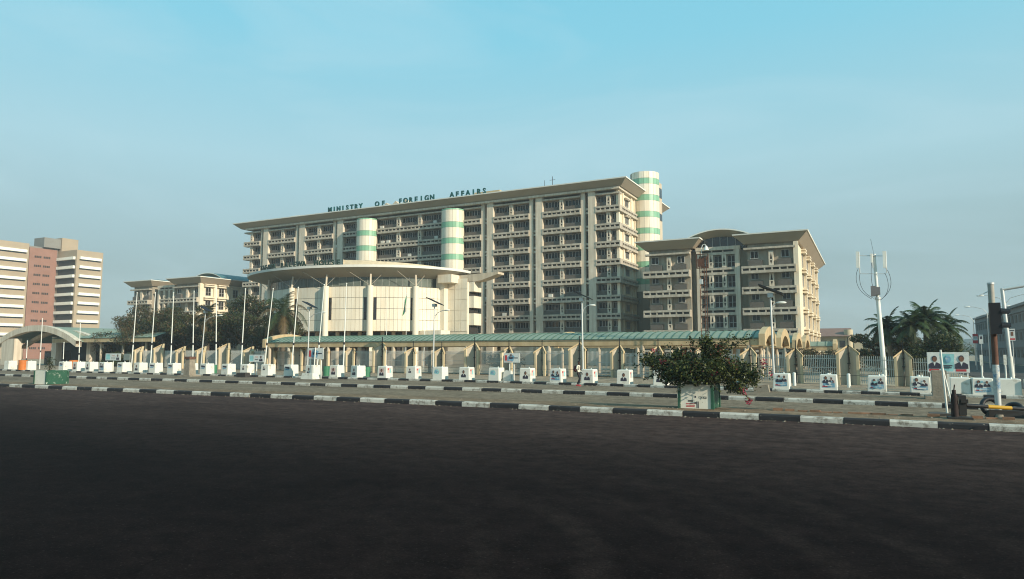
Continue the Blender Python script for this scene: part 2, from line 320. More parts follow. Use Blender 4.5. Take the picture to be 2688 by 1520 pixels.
# painted kerb stones, each a chamfered block with worn corners
def stone_mesh(name, m):
    b = MB(); prof = [(0.0, 0.0), (0.0, 0.15), (0.035, 0.205), (0.24, 0.21), (0.24, 0.0)]
    b.prism(prof, 0.006, 0.994, 'x'); return b.mesh(name, m)
sw, sb = stone_mesh('kerb_stone', kerbw), stone_mesh('kerb_stone', kerbb)
def kerb(T, u0, u1, anchor, lens, hs=1.0):
    root = tag(bpy.data.objects.new('kerb', None), kind='structure'); COL.objects.link(root); root.location = (anchor, lerp(T, anchor), 0)
    cuts = [anchor]; L = lambda u: lerp(lens, u)
    u = anchor
    while u < u1: u += L(u); cuts.append(u)
    u = anchor
    while u > u0: u -= L(u); cuts.insert(0, u)
    k0 = cuts.index(anchor)
    for i, (a, c) in enumerate(zip(cuts, cuts[1:])):
        p, q = Vector((a, lerp(T, a), 0)), Vector((c, lerp(T, c), 0)); d = q - p
        j = rnd.uniform(-0.012, 0.012)
        put('kerb_stone', sw if (i - k0) % 2 == 0 else sb, root, (p.x, p.y + j, -0.01), math.atan2(d.y, d.x) + rnd.uniform(-0.006, 0.006), (d.length, 1, hs + rnd.uniform(-0.05, 0.04)))
    return root
kerb(K1, -74, 13, -4.95, [(-60, 1.58), (-34, 1.55), (-5, 1.36), (4, 1.32)], 1.02)
kerb(K2, -114, 13, -9.05, [(-80, 1.56), (-50, 1.55), (-8, 1.32), (3, 1.26)], 1.0)
kerb(K3, -140, 9, -13.35, [(-60, 1.15), (-34, 1.12), (-13, 1.0), (3, 0.95)], 0.85)
# broken edging bricks behind the front kerb
brk = MB().box(0, 1, 0, 1, 0, 1).mesh('brick', rust and mat('edging_brick', (0.24, 0.13, 0.075), var=0.3, scale=3, bump=0.3))
for i in range(26):
    u = -4.2 + i * 0.42 + rnd.uniform(-0.05, 0.05)
    if rnd.random() < 0.2: continue
    put('brick', brk, verge, (u, lerp(K1, u) + 2.3 + rnd.uniform(-0.05, 0.05), 0.165), rnd.uniform(-0.1, 0.1), (rnd.uniform(0.3, 0.44), 0.16, rnd.uniform(0.03, 0.11)))
# worn lane dashes
lm = mat('lane_paint', (0.42, 0.41, 0.36), var=0.2, dirt=(0.13, 0.115, 0.09), dirt_amt=0.9, dirt_scale=6)
u = -60.0
while u < 6:
    a, c = u, u + 2.3; b = MB()
    b.face([(a, lerp(K1, a) + 4.1, 0.004), (c, lerp(K1, c) + 4.1, 0.004), (c, lerp(K1, c) + 4.2, 0.004), (a, lerp(K1, a) + 4.2, 0.004)])
    tag(b.build('lane_marking', lm, recalc=False), kind='structure'); u += 4.6
# ================================================================ MINISTRY: MAIN BLOCK
LABEL_MAIN = 'long nine storey cream ministry block with flared roof and banded balconies'
main = thing('ministry_building', LABEL_MAIN, 'building', (-90, 124, 0))
UL, UR, VF, VB, FH, ZT = -139.0, -41.6, 124.0, 152.0, 3.42, 32.4
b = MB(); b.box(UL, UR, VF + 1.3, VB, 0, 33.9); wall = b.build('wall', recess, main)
b = MB(); b.box(UL + 0.1, UR, VF + 0.2, VF + 1.25, 0, ZT - 7 * FH - 3.4); b.build('plinth', cream2, main)
# roof: coved soffit, thin white edge, low hipped cap
o1, o2 = 0.0, 1.45; RL, RRT, RF, RBK = -141.6, -40.57, 123.5, 152.5
b = MB(); b.frus((RL, RRT, RF, RBK), (RL - o2, RRT + o2, RF - o2, RBK + o2), 33.68, 34.9, 0, False)
b.face([(RL, RF, 33.68), (RRT, RF, 33.68), (RRT, RBK, 33.68), (RL, RBK, 33.68)])
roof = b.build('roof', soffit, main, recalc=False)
b = MB(); b.frus((RL - o2 - .03, RRT + o2 + .03, RF - o2 - .03, RBK + o2 + .03), (RL - o2 - .06, RRT + o2 + .06, RF - o2 - .06, RBK + o2 + .06), 34.86, 35.06)
b.build('fascia_edge', white_edge, roof)
b = MB(); b.frus((RL - 1.3, RRT + 1.3, RF - 1.3, RBK + 1.3), (UL + 9, UR - 9, VF + 10, VB - 10), 35.04, 36.2); b.build('roof_sheet', mat('pale_roof', (0.5, 0.47, 0.4), var=0.1), roof)
b = MB()
b.box(UL - 0.75, UR + 0.75, VF - 0.75, VF + 1.2, 33.25, 33.66); b.box(UR - 0.6, UR + 0.75, VF + 1.2, VB + 0.6, 33.25, 33.66)
b.box(UL - 0.75, UL + 0.6, VF + 1.2, VB + 0.6, 33.25, 33.66); b.build('cornice', cream, main)
# skylight hoods and small plant on the roof
for i, (u, s_) in enumerate(((-97.2, 1.0), (-94.6, 1.25), (-91.8, 1.35))):
    b = MB(); b.prism([(u - 1.3, 34.85), (u + 1.3, 34.85), (u + 1.3, 35.3 + 0.2 * s_), (u, 35.75 + 0.75 * s_), (u - 1.3, 35.3 + 0.2 * s_)], VF + 1.5, VF + 5, 'y'); b.build('skylight_hood', cream2, roof)
b = MB(); b.box(-99.5, -88.5, VF + 2, VF + 6, 34.85, 35.35); b.build('skylight_kerb', cream2, roof)
b = MB(); b.box(-73.5, -67.4, VF + 1, VF + 4.5, 34.85, 36.2); b.build('plant_box', sand, roof)
MB().tube((-56.6, VF, 35.0), (-56.6, VF, 36.7), 0.05).build('aerial', blackm, roof); MB().tube((-54.9, VF, 35.0), (-54.9, VF, 37.3), 0.06).tube((-55.5, VF, 36.6), (-54.3, VF, 36.6), 0.04).build('aerial', blackm, roof)
b = MB()
for i in range(5): b.box(-131 + i * 3.2, -128.2 + i * 3.2, VF - 0.5, VF + 6, 34.9, 35.35 + 0.1 * (i % 3))
b.build('roof_hatch', white_edge, roof)
# repeated facade pieces
def win_mesh(w, h, pane=0.66):
    n = max(2, round(w / pane)); b = MB(); f = 0.085
    b.box(0, w, 0, 0.09, 0, f * 0.9); b.box(0, w, 0, 0.09, h - f, h)
    for i in range(n + 1):
        x = (w - f) * i / n; b.box(x, x + f, 0.005, 0.085, f * 0.9, h - f)
    if h > 1.6: b.box(0, w, 0.01, 0.08, h * 0.42, h * 0.42 + 0.06)
    g = MB()
    for i in range(n):
        x0, x1 = (w - f) * i / n + f, (w - f) * (i + 1) / n
        k = rnd.random()
        g.face([(x0, 0.1, 0.02), (x1, 0.1, 0.02), (x1, 0.1, h), (x0, 0.1, h)], 0)
        if k < 0.5: g.face([(x0 + 0.02, 0.13, 0.02), (x0 + (x1 - x0) * rnd.uniform(.3, .8), 0.13, 0.02), (x0 + (x1 - x0) * rnd.uniform(.3, .8), 0.13, h), (x0 + 0.02, 0.13, h)], 1)
    return b.mesh('window', frame_m), g.mesh('pane', [glass_see, curtain], recalc=False)
def see_through(name):
    m = bpy.data.materials.new(name); m.use_nodes = True; n, l = m.node_tree.nodes, m.node_tree.links
    n.remove(n['Principled BSDF']); gl = n.new('ShaderNodeBsdfGlossy'); gl.inputs['Roughness'].default_value = 0.05; gl.inputs['Color'].default_value = (0.55, 0.55, 0.55, 1)
    tr = n.new('ShaderNodeBsdfTransparent'); tr.inputs['Color'].default_value = (0.20, 0.20, 0.21, 1)
    fr = n.new('ShaderNodeFresnel'); fr.inputs['IOR'].default_value = 1.5; mx = n.new('ShaderNodeMixShader')
    l.new(fr.outputs[0], mx.inputs[0]); l.new(tr.outputs[0], mx.inputs[1]); l.new(gl.outputs[0], mx.inputs[2]); l.new(mx.outputs[0], n['Material Output'].inputs[0]); return m
glass_see = see_through('window_glass')
def rail_mesh(w, d=1.55, pitch=1.05):
    """two rails with short posts between and a dark block painting shade into the slot"""
    b = MB(); b.box(0, w, 0, d, -0.36, 0); b.box(0, w, 0, d, -1.17, -0.74)
    n = max(1, round(w / pitch))
    for i in range(n + 1):
        x = (w - 0.2) * i / n; b.box(x, x + 0.2, 0.03, d - 0.1, -0.74, -0.36)
    b.box(0.05, w - 0.05, 0.3, d - 0.12, -0.735, -0.365, 1)  # dark filler paints the shade inside the slot
    return b.mesh('balcony_rail', [railm, dark])
def fin_mesh(w, h, d=1.2):
    b = MB(); c = w / 2; k = w * 0.24
    for s in (0, 1):
        pts = [(0, 0), (c, 0), (c, .06 * h), (k, .34 * h), (c, .34 * h), (c, .43 * h), (k, .43 * h), (c, .92 * h), (c, h), (0, h)]
        if s: pts = [(w - x, z) for x, z in pts]
        b.prism(pts, 0, 0.2, 'y')
    b.box(0.03, w - 0.03, 0.2, d, 0.0, h, 1); b.box(0.0, 0.03, 0.2, d, 0, h); b.box(w - 0.03, w, 0.2, d, 0, h)  # dark core paints shade into the triangular cut-outs
    return b.mesh('fin', [cream, dark])
# bays: (u0, u1, [fins])
bays = [(-138.9, -135.0, [(-138.7, -137.9)]), (-132.1, -123.3, [(-128.1, -127.2)]), (-120.0, -111.4, [(-116.3, -115.4)]), (-108.2, -103.4, []),
        (-98.2, -80.4, [(-93.0, -92.0), (-87.2, -86.3)]), (-75.4, -71.2, []), (-68.2, -60.0, [(-64.6, -63.8)]), (-57.0, -48.9, [(-53.4, -52.6)]), (-45.8, -41.7, [(-43.7, -42.9)])]
groups = [(-135.0, -134.5, -133.8, -132.1), (-123.3, -122.5, -121.8, -120.0), (-111.4, -110.6, -109.9, -108.2), (-71.2, -70.4, -69.7, -68.2), (-60.0, -59.2, -58.5, -57.0), (-48.9, -48.0, -47.3, -45.8)]
ROWS = 8
for a, c, fins in bays:
    lo = a if a > -138 else UL - 1.6
    hi = c if c < -42 else UR + 0.7
    rm = rail_mesh(hi - lo); cells = []; x = a
    for f0, f1 in fins:
        if f0 - x > 0.6: cells.append((x, f0))
        x = f1
    cells.append((x, c))
    fm = fin_mesh(0.86, 2.28)
    headm = MB().box(0, hi - lo, 0, 1.5, 0, 0.32).mesh('head_rail', railm)
    put('head_rail', headm, main, (lo, VF - 0.3, ZT + 0.05))
    wms = [[win_mesh(q - p - 0.16, 1.22) for _ in range(3)] for p, q in cells]
    sms = [MB().box(0, q - p, 0, 0.55, 0, 0.86).mesh('spandrel_panel', spandrel) for p, q in cells]
    for k in range(ROWS):
        z = ZT - FH * k
        put('balcony_rail', rm, main, (lo, VF - 0.45, z - 2.16))
        for f0, f1 in fins: put('fin', fm, main, (f0, VF - 0.05, z - 2.17), 0, ((f1 - f0) / 0.86, 1, 1))
        for (p, q), wm, sm_ in zip(cells, wms, sms):
            w_, g_ = rnd.choice(wm)
            o = put('window', w_, main, (p + 0.08, VF + 0.82, z - 1.27)); put('pane', g_, o, (p + 0.08, VF + 0.82, z - 1.27))
            put('spandrel_panel', sm_, main, (p, VF + 0.35, z - 2.15))
for n0, n1, w0, w1 in groups:
    b = MB(); b.box(n0, n1, VF - 0.05, VF + 1.25, 0, 33.3); b.build('pilaster', cream, main)
    b = MB(); b.box(w0, w1, VF - 0.35, VF + 1.25, 0, 33.3); b.build('pilaster', cream, main)
    lg = MB().box(n1, w0, 0.0, 0.9, 0, 0.34).box(n1, w0, 0.0, 0.9, 0.72, 1.1).mesh('slot_ledge', cream)
    sl = MB().box(n1 + .05, w0 - .05, 0, .05, 0, 2.2).mesh('slot_window', glass)
    for k in range(ROWS):
        put('slot_ledge', lg, main, (0, VF + 0.2, ZT - FH * k - 3.3)); put('slot_window', sl, main, (0, VF + 0.75, ZT - FH * k - 2.2))
# right hand end wall, sunlit
b = MB()
for v0, v1 in ((124.2, 124.7), (126.7, 127.3), (132.0, 132.7), (134.2, 134.7)): b.box(UR - 0.2, UR + 0.35, v0, v1, 0, 33.3)
b.build('end_pilaster', litwall, main)
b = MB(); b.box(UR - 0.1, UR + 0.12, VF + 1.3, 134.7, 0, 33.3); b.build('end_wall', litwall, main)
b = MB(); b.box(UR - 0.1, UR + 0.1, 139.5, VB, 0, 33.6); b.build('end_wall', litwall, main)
er = rail_mesh(10.2, 0.95); er_m = MB().box(0, 1.1, 0, 0.06, 0, 1.3).mesh('end_window', glass)
hood = MB().box(0, 2.9, 0, 0.5, 0, 0.14).box(0, 2.9, 0, 0.35, -0.22, -0.14).mesh('window_hood', cream)
ew, eg = win_mesh(2.1, 1.35)
for k in range(ROWS):
    z = ZT - FH * k
    put('balcony_rail', er, main, (UR + 0.75, VF + 0.95, z - 2.16), math.pi / 2)
    o = put('window', ew, main, (UR + 0.24, 128.4, z - 1.6), math.pi / 2); put('pane', eg, o, (UR + 0.24, 128.4, z - 1.6), math.pi / 2)
    put('window_hood', hood, main, (UR + 0.62, 128.0, z - 0.1), math.pi / 2)
    put('corner_post', MB().box(0, .35, 0, .35, 0, 2.2).mesh('corner_post', cream), main, (UR + .3, VF - .1, z - 2.16)) if k == 0 else None
# left end: balconies peeping past the corner
le = MB().box(0, 0.9, 0, 1.4, 0, 1.0).mesh('corner_balcony', spandrel)
for k in range(5): put('corner_balcony', le, main, (UL - 1.0, VF + 1.4, ZT - FH * k - 2.1))
# air conditioners hung on the spandrels
ac = MB().box(0, 0.85, 0, 0.4, 0, 0.6).mesh('air_conditioner', acunit)
for u, k in ((-97.6, 0), (-97.4, 1), (-95.8, 1), (-83.2, 0), (-82.9, 1), (-89.9, 2), (-66.2, 6), (-55.9, 5), (-110.9, 1), (-70.2, 5)):
    put('air_conditioner', ac, main, (u, VF + 0.0, ZT - FH * k - 2.12))
# banded stair cylinders clad in white and green panels
def cyl_tower(cu, cv, r, z0, top, g, a0, a1, npan):
    t = MB().tube((cu, cv, 0), (cu, cv, top[0][1] - 0.03), r - 0.05, r - 0.05, 40).build('stair_tower', joint, main)
    da = (a1 - a0) / npan; rings = list(top)
    while g > z0: rings.append((max(g - 1.18, z0), g, tileg)); rings.append((max(g - FH, z0), g - 1.18, tilew)); g -= FH
    cache = {}
    for lo, hi, m in rings:
        if hi - lo < 0.12: continue
        key = (round(hi - lo, 2), m.name)
        if key not in cache:
            b = MB(); pts = []
            for j in range(3):
                a = (-da / 2 + da * j / 2) * 0.955
                pts.append((math.cos(a) * r, math.sin(a) * r))
            h = hi - lo - 0.035
            v = [(x, y, z_) for z_ in (0, h) for x, y in pts] + [(x * .985, y * .985, z_) for z_ in (0, h) for x, y in pts]
            b.idx(v, [(0, 1, 4, 3), (1, 2, 5, 4)], 0, True)
            b.idx(v, [(3, 4, 10, 9), (4, 5, 11, 10), (0, 6, 7, 1), (1, 7, 8, 2), (0, 3, 9, 6), (2, 8, 11, 5)], 0, False)
            cache[key] = b.mesh('cladding_panel', m, recalc=False)
        for i in range(npan): put('cladding_panel', cache[key], t, (cu, cv, lo), a0 + da * (i + 0.5))
    return t
top12 = [(32.25, 32.55, tileg), (29.7, 32.25, tilew)]
cyl_tower(-100.8, 123.5, 2.45, 22.0, top12, 29.7, -math.pi, 0.12, 11)
cyl_tower(-77.8, 123.5, 2.5, 17.5, top12, 29.7, -math.pi, 0.12, 11)
cyl_tower(-40.1, 137.6, 2.95, 14.5, [(37.7, 39.1, tilew)], 37.7, -math.pi * 0.75, 0.35, 8)
b = MB(); b.box(-42, -37.6, 139.0, 141.6, 0, 37.6); b.build('tower_shaft', cream2, main)
b = MB(); b.box(-37.58, -37.5, 139.3, 141.2, 34.4, 36.4); b.box(-37.58, -37.5, 139.3, 141.2, 29.6, 31.0); b.build('shaft_window', glass, main)

# loose grit and litter swept along the kerbs
gr = MB(); g2 = random.Random(12)
for T, off, n_ in ((K1, -0.12, 420), (K1, 1.2, 300), (K2, -0.1, 360), (K3, -0.1, 300), (K3, 2.5, 300)):
    for _ in range(n_):
        u = g2.uniform(-60, 8); y = lerp(T, u) + off + g2.gauss(0, .12 if abs(off) < .2 else .7); z = .0 if off < 0 else (.17 if T is K1 else .14); r_ = g2.uniform(.012, .05)
        p = [(u + r_ * math.cos(a) * g2.uniform(.7, 1.2), y + r_ * math.sin(a) * g2.uniform(.7, 1.2), z) for a in (0, 1.57, 3.14, 4.71)] + [(u, y, z + r_ * .8)]
        gr.idx(p, [(0, 1, 4), (1, 2, 4), (2, 3, 4), (3, 0, 4)])
tag(gr.build('grit', mat('grit', (0.22, 0.18, 0.13), var=.4, scale=2), recalc=False), 'loose grit and litter swept along the kerbs', 'grit', kind='stuff')
# ================================================================ SIDE WINGS
def coved_roof(parent, x0, x1, y0, y1, z, o_lo=0.5, o_hi=1.95, rise=1.35, name='roof'):
    b = MB(); b.frus((x0 - o_lo, x1 + o_lo, y0 - o_lo, y1 + o_lo), (x0 - o_hi, x1 + o_hi, y0 - o_hi, y1 + o_hi), z, z + rise, 0, False)
    b.face([(x0 - o_lo, y0 - o_lo, z), (x1 + o_lo, y0 - o_lo, z), (x1 + o_lo, y1 + o_lo, z), (x0 - o_lo, y1 + o_lo, z)])
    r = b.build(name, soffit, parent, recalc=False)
    e = o_hi + 0.04; b = MB(); b.frus((x0 - e, x1 + e, y0 - e, y1 + e), (x0 - e - .03, x1 + e + .03, y0 - e - .03, y1 + e + .03), z + rise - 0.05, z + rise + 0.14); b.build('fascia_edge', white_edge, r)
    b = MB(); b.frus((x0 - o_hi + .2, x1 + o_hi - .2, y0 - o_hi + .2, y1 + o_hi - .2), (x0 + 2, x1 - 2, y0 + 3, y1 - 3), z + rise + 0.12, z + rise + 0.8); b.build('roof_sheet', tealroof, r)
    return r
def wing(root, uL, uC, uR, vf, vbR, vbL, z_top, rows=5, fh=3.35, side=(0.2, 0.43, 0.66, 0.88), vault=None):
    """uL=(u0,u1) left pavilion, uC centre bay, uR right pavilion"""
    zt = z_top - 1.15           # head of the top windows
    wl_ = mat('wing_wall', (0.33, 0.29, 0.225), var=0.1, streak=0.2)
    for (a, c), vb in ((uL, vbL), (uR, vbR)):
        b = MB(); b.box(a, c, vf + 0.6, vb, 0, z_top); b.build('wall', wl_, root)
        coved_roof(root, a, c, vf + 0.6, vb, z_top)
        b = MB(); b.box(a - 0.5, c + 0.02, vf - 0.35, vf + 0.5, z_top - 0.98, z_top - 0.68); b.build('head_rail', railm, root)
        rm = rail_mesh(c - a + 0.85, 1.3, 1.2); mid = (a + c) / 2
        wm, gm = win_mesh(1.25, 1.25, 0.62)
        sp = MB().box(0, 2.1, 0, 0.6, 0, 0.95).mesh('spandrel_panel', spandrel); fm = fin_mesh(0.72, 2.3, 0.6)
        for k in range(rows):
            z = zt - fh * k
            put('balcony_rail', rm, root, (a - 0.8, vf - 0.75, z - 2.55))
            put('fin', fm, root, (mid - 0.36, vf + 0.02, z - 2.5))
            for x in (a + 0.45, c - 2.2):
                o = put('window', wm, root, (x, vf + 0.48, z - 1.28)); put('pane', gm, o, (x, vf + 0.48, z - 1.28))
                put('spandrel_panel', sp, root, (x - (0.25 if x < mid else 0.5), vf + 0.05, z - 2.45))
    a, c = uC
    b = MB(); b.box(a - 0.9, c + 1.2, vf + 2.2, vbR - 1, 0, z_top); b.build('wall', wl_, root)
    b = MB(); b.box(a, a + 0.55, vf + 0.9, vf + 2.2, 0, z_top); b.build('pilaster', cream, root)
    b = MB(); b.box(c - 0.75, c, vf + 0.9, vf + 2.2, 0, z_top); b.build('pilaster', cream, root)
    b = MB(); b.box(a - .1, c + .1, vf + 0.85, vf + 2.2, z_top - 0.55, z_top + 0.02); b.build('lintel', cream, root)
    rm = rail_mesh(c - a - 1.34, 1.0, 1.75); cw = (c - a - 1.3 - 2 * 0.72) / 3
    fm = fin_mesh(0.72, 2.35, 1.0); wm, gm = win_mesh(cw - 0.1, 2.0, 0.85)
    for k in range(rows):
        z = zt - fh * k
        put('balcony_rail', rm, root, (a + 0.57, vf + 1.05, z - 2.35))
        for j in range(3):
            x = a + 0.57 + j * (cw + 0.72)
            o = put('window', wm, root, (x + 0.05, vf + 1.8, z - 2.25)); put('pane', gm, o, (x + 0.05, vf + 1.8, z - 2.25))
            if j < 2: put('fin', fm, root, (x + cw, vf + 1.1, z - 2.32))
    put('balcony_rail', rm, root, (a + 0.57, vf + 1.05, zt + 1.0))
    # barrel vault over the centre bay, flared rim and glazed lunette
    cx = (a + c) / 2 + 0.3; hw = 6.2; Rr = 11.8; apex = z_top + 2.75; vf_keep = vf
    if vault: cx, apex, vf = vault
    def arc(rad, n=22, w=hw): return [(cx + w * (2 * i / n - 1), apex - Rr + math.sqrt(max(0.1, rad * rad - (w * (2 * i / n - 1)) ** 2))) for i in range(n + 1)]
    ao, ai = arc(Rr), [(cx + (x - cx) * 0.94, z - 0.95) for x, z in arc(Rr)]
    b = MB(); v0, v1 = vf + 0.15, vf + 1.75
    for i in range(len(ao) - 1):
        b.face([(ao[i][0], v0, ao[i][1]), (ao[i + 1][0], v0, ao[i + 1][1]), (ai[i + 1][0], v1, ai[i + 1][1]), (ai[i][0], v1, ai[i][1])], 0, True)
        b.face([(ai[i][0], v1, ai[i][1]), (ai[i + 1][0], v1, ai[i + 1][1]), (ai[i + 1][0], vf + 2.3, ai[i + 1][1]), (ai[i][0], vf + 2.3, ai[i][1])], 0, True)
    vr = b.build('vault_rim', soffit, root, recalc=False)
    b = MB()
    for i in range(len(ao) - 1):
        p, q = ao[i], ao[i + 1]
        b.face([(p[0], v0 - .04, p[1] - .05), (q[0], v0 - .04, q[1] - .05), (q[0], v0 - .04, q[1] + .14), (p[0], v0 - .04, p[1] + .14)], 0, True)
    b.build('fascia_edge', white_edge, vr, recalc=False)
    b = MB()
    for i in range(len(ao) - 1):
        p, q = ao[i], ao[i + 1]
        b.face([(p[0], v0, p[1] + .14), (q[0], v0, q[1] + .14), (q[0], vbR - 4, q[1] + .14), (p[0], vbR - 4, p[1] + .14)], 0, True)
    b.build('vault_roof', tealroof, root, recalc=False)
    lun = MB(); zz = z_top + 0.02
    for i in range(len(ai) - 1):
        p, q = ai[i], ai[i + 1]
        lun.face([(p[0], vf + 1.9, zz - .5), (q[0], vf + 1.9, zz - .5), (q[0], vf + 1.9, q[1]), (p[0], vf + 1.9, p[1])])
    lu = lun.build('lunette', glass, root, recalc=False)
    b = MB()
    for j in range(-3, 4):
        x = cx + j * 1.25; ztop_ = apex - Rr + math.sqrt(Rr * Rr - (j * 1.25) ** 2) - 0.95
        b.box(x - 0.04, x + 0.04, vf + 1.8, vf + 1.88, zz, ztop_)
    b.build('mullion', frame_m, lu)
    vf = vf_keep
    # sunny end wall of the right pavilion: pilasters, slit windows and hoods
    c = uR[1]; lit = litwall
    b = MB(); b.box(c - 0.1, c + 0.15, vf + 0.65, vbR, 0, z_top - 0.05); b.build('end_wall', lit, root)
    b = MB(); b.box(c - 0.3, c + 0.4, vf - 0.05, vf + 0.62, 0, z_top - 0.05); b.build('corner_pier', lit, root)
    if side:
        vs_ = [vf + 0.65 + (vbR - vf - 0.65) * t for t in side]
        pil = MB().box(0, 0.55, 0, 0.8, 0, z_top - 0.1).mesh('end_pilaster', lit)
        sw_, sg_ = win_mesh(1.6, 2.1, 0.8)
        hd = MB().box(0, 3.0, 0, 0.75, 0, 0.3).box(0, 3.0, 0, 0.75, 0.5, 0.75).mesh('window_hood', lit)
        for v in vs_:
            put('end_pilaster', pil, root, (c + 0.1, v + 2.2, 0))
            for k in range(rows):
                z = zt - fh * k
                o = put('window', sw_, root, (c + 0.27, v, z - 2.0), math.pi / 2); put('pane', sg_, o, (c + 0.27, v, z - 2.0), math.pi / 2)
                put('window_hood', hd, root, (c + 0.85, v - 0.6, z + 0.25), math.pi / 2)
    return root
wr = thing('office_wing', 'five storey cream wing with vaulted centre bay beside the lattice mast', 'building', (-22, 116, 0))
wing(wr, (-33.4, -26.3), (-25.4, -18.4), (-17.1, -9.8), 116.0, 160.0, 150.0, 19.85)
wl2 = thing('office_wing', 'low cream wing with flared roofs rising behind the leafy trees', 'building', (-165, 117, 0))
wing(wl2, (-176.5, -169.0), (-167.2, -160.6), (-159.2, -150.0), 118.4, 156.0, 150.0, 19.9, side=(0.03, 0.14, 0.26, 0.38, 0.5, 0.64, 0.8), vault=(-156.7, 23.4, 125.5))
# ================================================================ ROTUNDA
rot = thing('round_hall', 'white oval assembly hall on columns under a wide disc roof', 'building', (-89, 109, 0))
CE = (-89.2, 109.0); WA, WB = 21.6, 16.7
def el(t, k=1.0, a=WA, b_=WB, c=CE): return (c[0] + a * k * math.cos(t), c[1] + b_ * k * math.sin(t))
T0, T1 = math.pi * 0.93, math.pi * 1.94
def shell(name, a, b_, z0, z1, m, parent, n=90, t0=T0, t1=T1, a2=None, b2=None, c=CE, c2=None):
    s = MB(); a2 = a if a2 is None else a2; b2 = b_ if b2 is None else b2; c2 = c2 or c
    for i in range(n):
        p, q = t0 + (t1 - t0) * i / n, t0 + (t1 - t0) * (i + 1) / n
        P = [(c[0] + a * math.cos(t), c[1] + b_ * math.sin(t), z0) for t in (p, q)]; Q = [(c2[0] + a2 * math.cos(t), c2[1] + b2 * math.sin(t), z1) for t in (q, p)]
        s.face(P + Q, 0, True)
    return s.build(name, m, parent, recalc=False)
drum = shell('drum', WA - 0.12, WB - 0.12, 6.0, 13.9, joint, rot)
s = MB(); pts = [el(T0 + (T1 - T0) * i / 60) for i in range(61)]
s.face([(x, y, 6.02) for x, y in pts]); s.build('drum_soffit', cream2, rot, recalc=False)
# cladding panels in four courses, slits left open beside the columns
col_t = [4.2, 4.588, 4.94, 5.32, 5.72]
arcl = lambda t: math.hypot(WA * math.sin(t), WB * math.cos(t))
ts = [3.92]
while ts[-1] < T1 - 0.02: ts.append(ts[-1] + 0.74 / arcl(ts[-1]))
slit = MB()
pc = {}
npan = 0
for a, c in zip(ts, ts[1:]):
    mid = (a + c) / 2; (x0, y0), (x1, y1) = el(a), el(c); L = math.hypot(x1 - x0, y1 - y0); key = round(L, 2)
    for r_ in range(4):
        near = min(abs(mid - q) * arcl(mid) for q in col_t)
        if near < 0.95 and r_ in (1, 2): continue
        if key not in pc: pc[key] = MB().box(0.022, key - 0.022, 0, 0.1, 0.03, 1.92).mesh('cladding_panel', tilew)
        if npan < 296:
            put('cladding_panel', pc[key], drum, (x0, y0, 6.05 + 1.95 * r_), math.atan2(y1 - y0, x1 - x0)); npan += 1
shell('slit_glass', WA - 0.06, WB - 0.06, 8.0, 11.9, glass, rot)
shell('clerestory', WA - 1.3, WB - 1.3, 13.9, 15.75, mat('clerestory_glass', (0.12, 0.14, 0.12), rough=0.2, var=0.3, scale=0.4), rot)
shell('drum_cap', WA, WB, 13.88, 13.9, cream2, rot, a2=WA - 1.3, b2=WB - 1.3)
b = MB()
for i in range(44):
    t = 3.2 + (T1 - 3.2) * i / 43; x, y = el(t, 1, WA - 1.28, WB - 1.28); b.tube((x, y, 13.9), (x, y, 15.7), 0.035, n=4)
b.build('clerestory_mullion', frame_m, rot)
# disc roof
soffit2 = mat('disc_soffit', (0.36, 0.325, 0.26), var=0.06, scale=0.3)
RC = (-90.0, 109.0); RA, RB = 24.5, 19.0
disc = shell('disc_soffit', WA - 1.35, WB - 1.35, 15.6, 16.98, soffit2, rot, 110, math.pi * .98, math.pi * 2.02, RA, RB, CE, RC)
shell('rim', RA, RB, 16.98, 17.4, white_edge, rot, 110, math.pi * .98, math.pi * 2.02, RA + .06, RB + .06, RC)
shell('roof_deck', RA + .06, RB + .06, 17.4, 17.8, mat('deck_sheet', (0.52, 0.47, 0.36), var=0.1, scale=0.5), rot, 80, math.pi * .98, math.pi * 2.02, 10, 7, RC)
rdm = mat('roof_boarding', (0.55, 0.47, 0.34), var=0.15, scale=1.2)
s = MB(); tA, tB = 5.125, 6.25                                   # raised roof half on the right, stepped boards tapering away
nb = 28
for i in range(nb):
    p, q = tA + (tB - tA) * i / nb, tA + (tB - tA) * (i + 1) / nb
    hp, hq = 1.0 * (1 - i / nb), 1.0 * (1 - (i + 1) / nb)
    for j in range(4):
        k0 = 0.955 - j * 0.012; k1 = k0 - 0.012 if j < 3 else 0.35
        A_, B_ = el(p, k0, RA, RB, RC), el(q, k0, RA, RB, RC); C_, D_ = el(q, k1, RA, RB, RC), el(p, k1, RA, RB, RC)
        s.face([A_ + (17.42 + hp * j / 4,), B_ + (17.42 + hq * j / 4,), B_ + (17.45 + hq * (j + 1) / 4,), A_ + (17.45 + hp * (j + 1) / 4,)])
        s.face([A_ + (17.45 + hp * (j + 1) / 4,), B_ + (17.45 + hq * (j + 1) / 4,), C_ + (17.45 + hq * (j + 1) / 4,), D_ + (17.45 + hp * (j + 1) / 4,)])
a_ = el(tA, 0.955, RA, RB, RC); c_ = el(tA, 0.35, RA, RB, RC); s.face([a_ + (17.35,), a_ + (18.45,), c_ + (18.45,), c_ + (17.35,)])
s.build('raised_roof', rdm, rot, recalc=False)
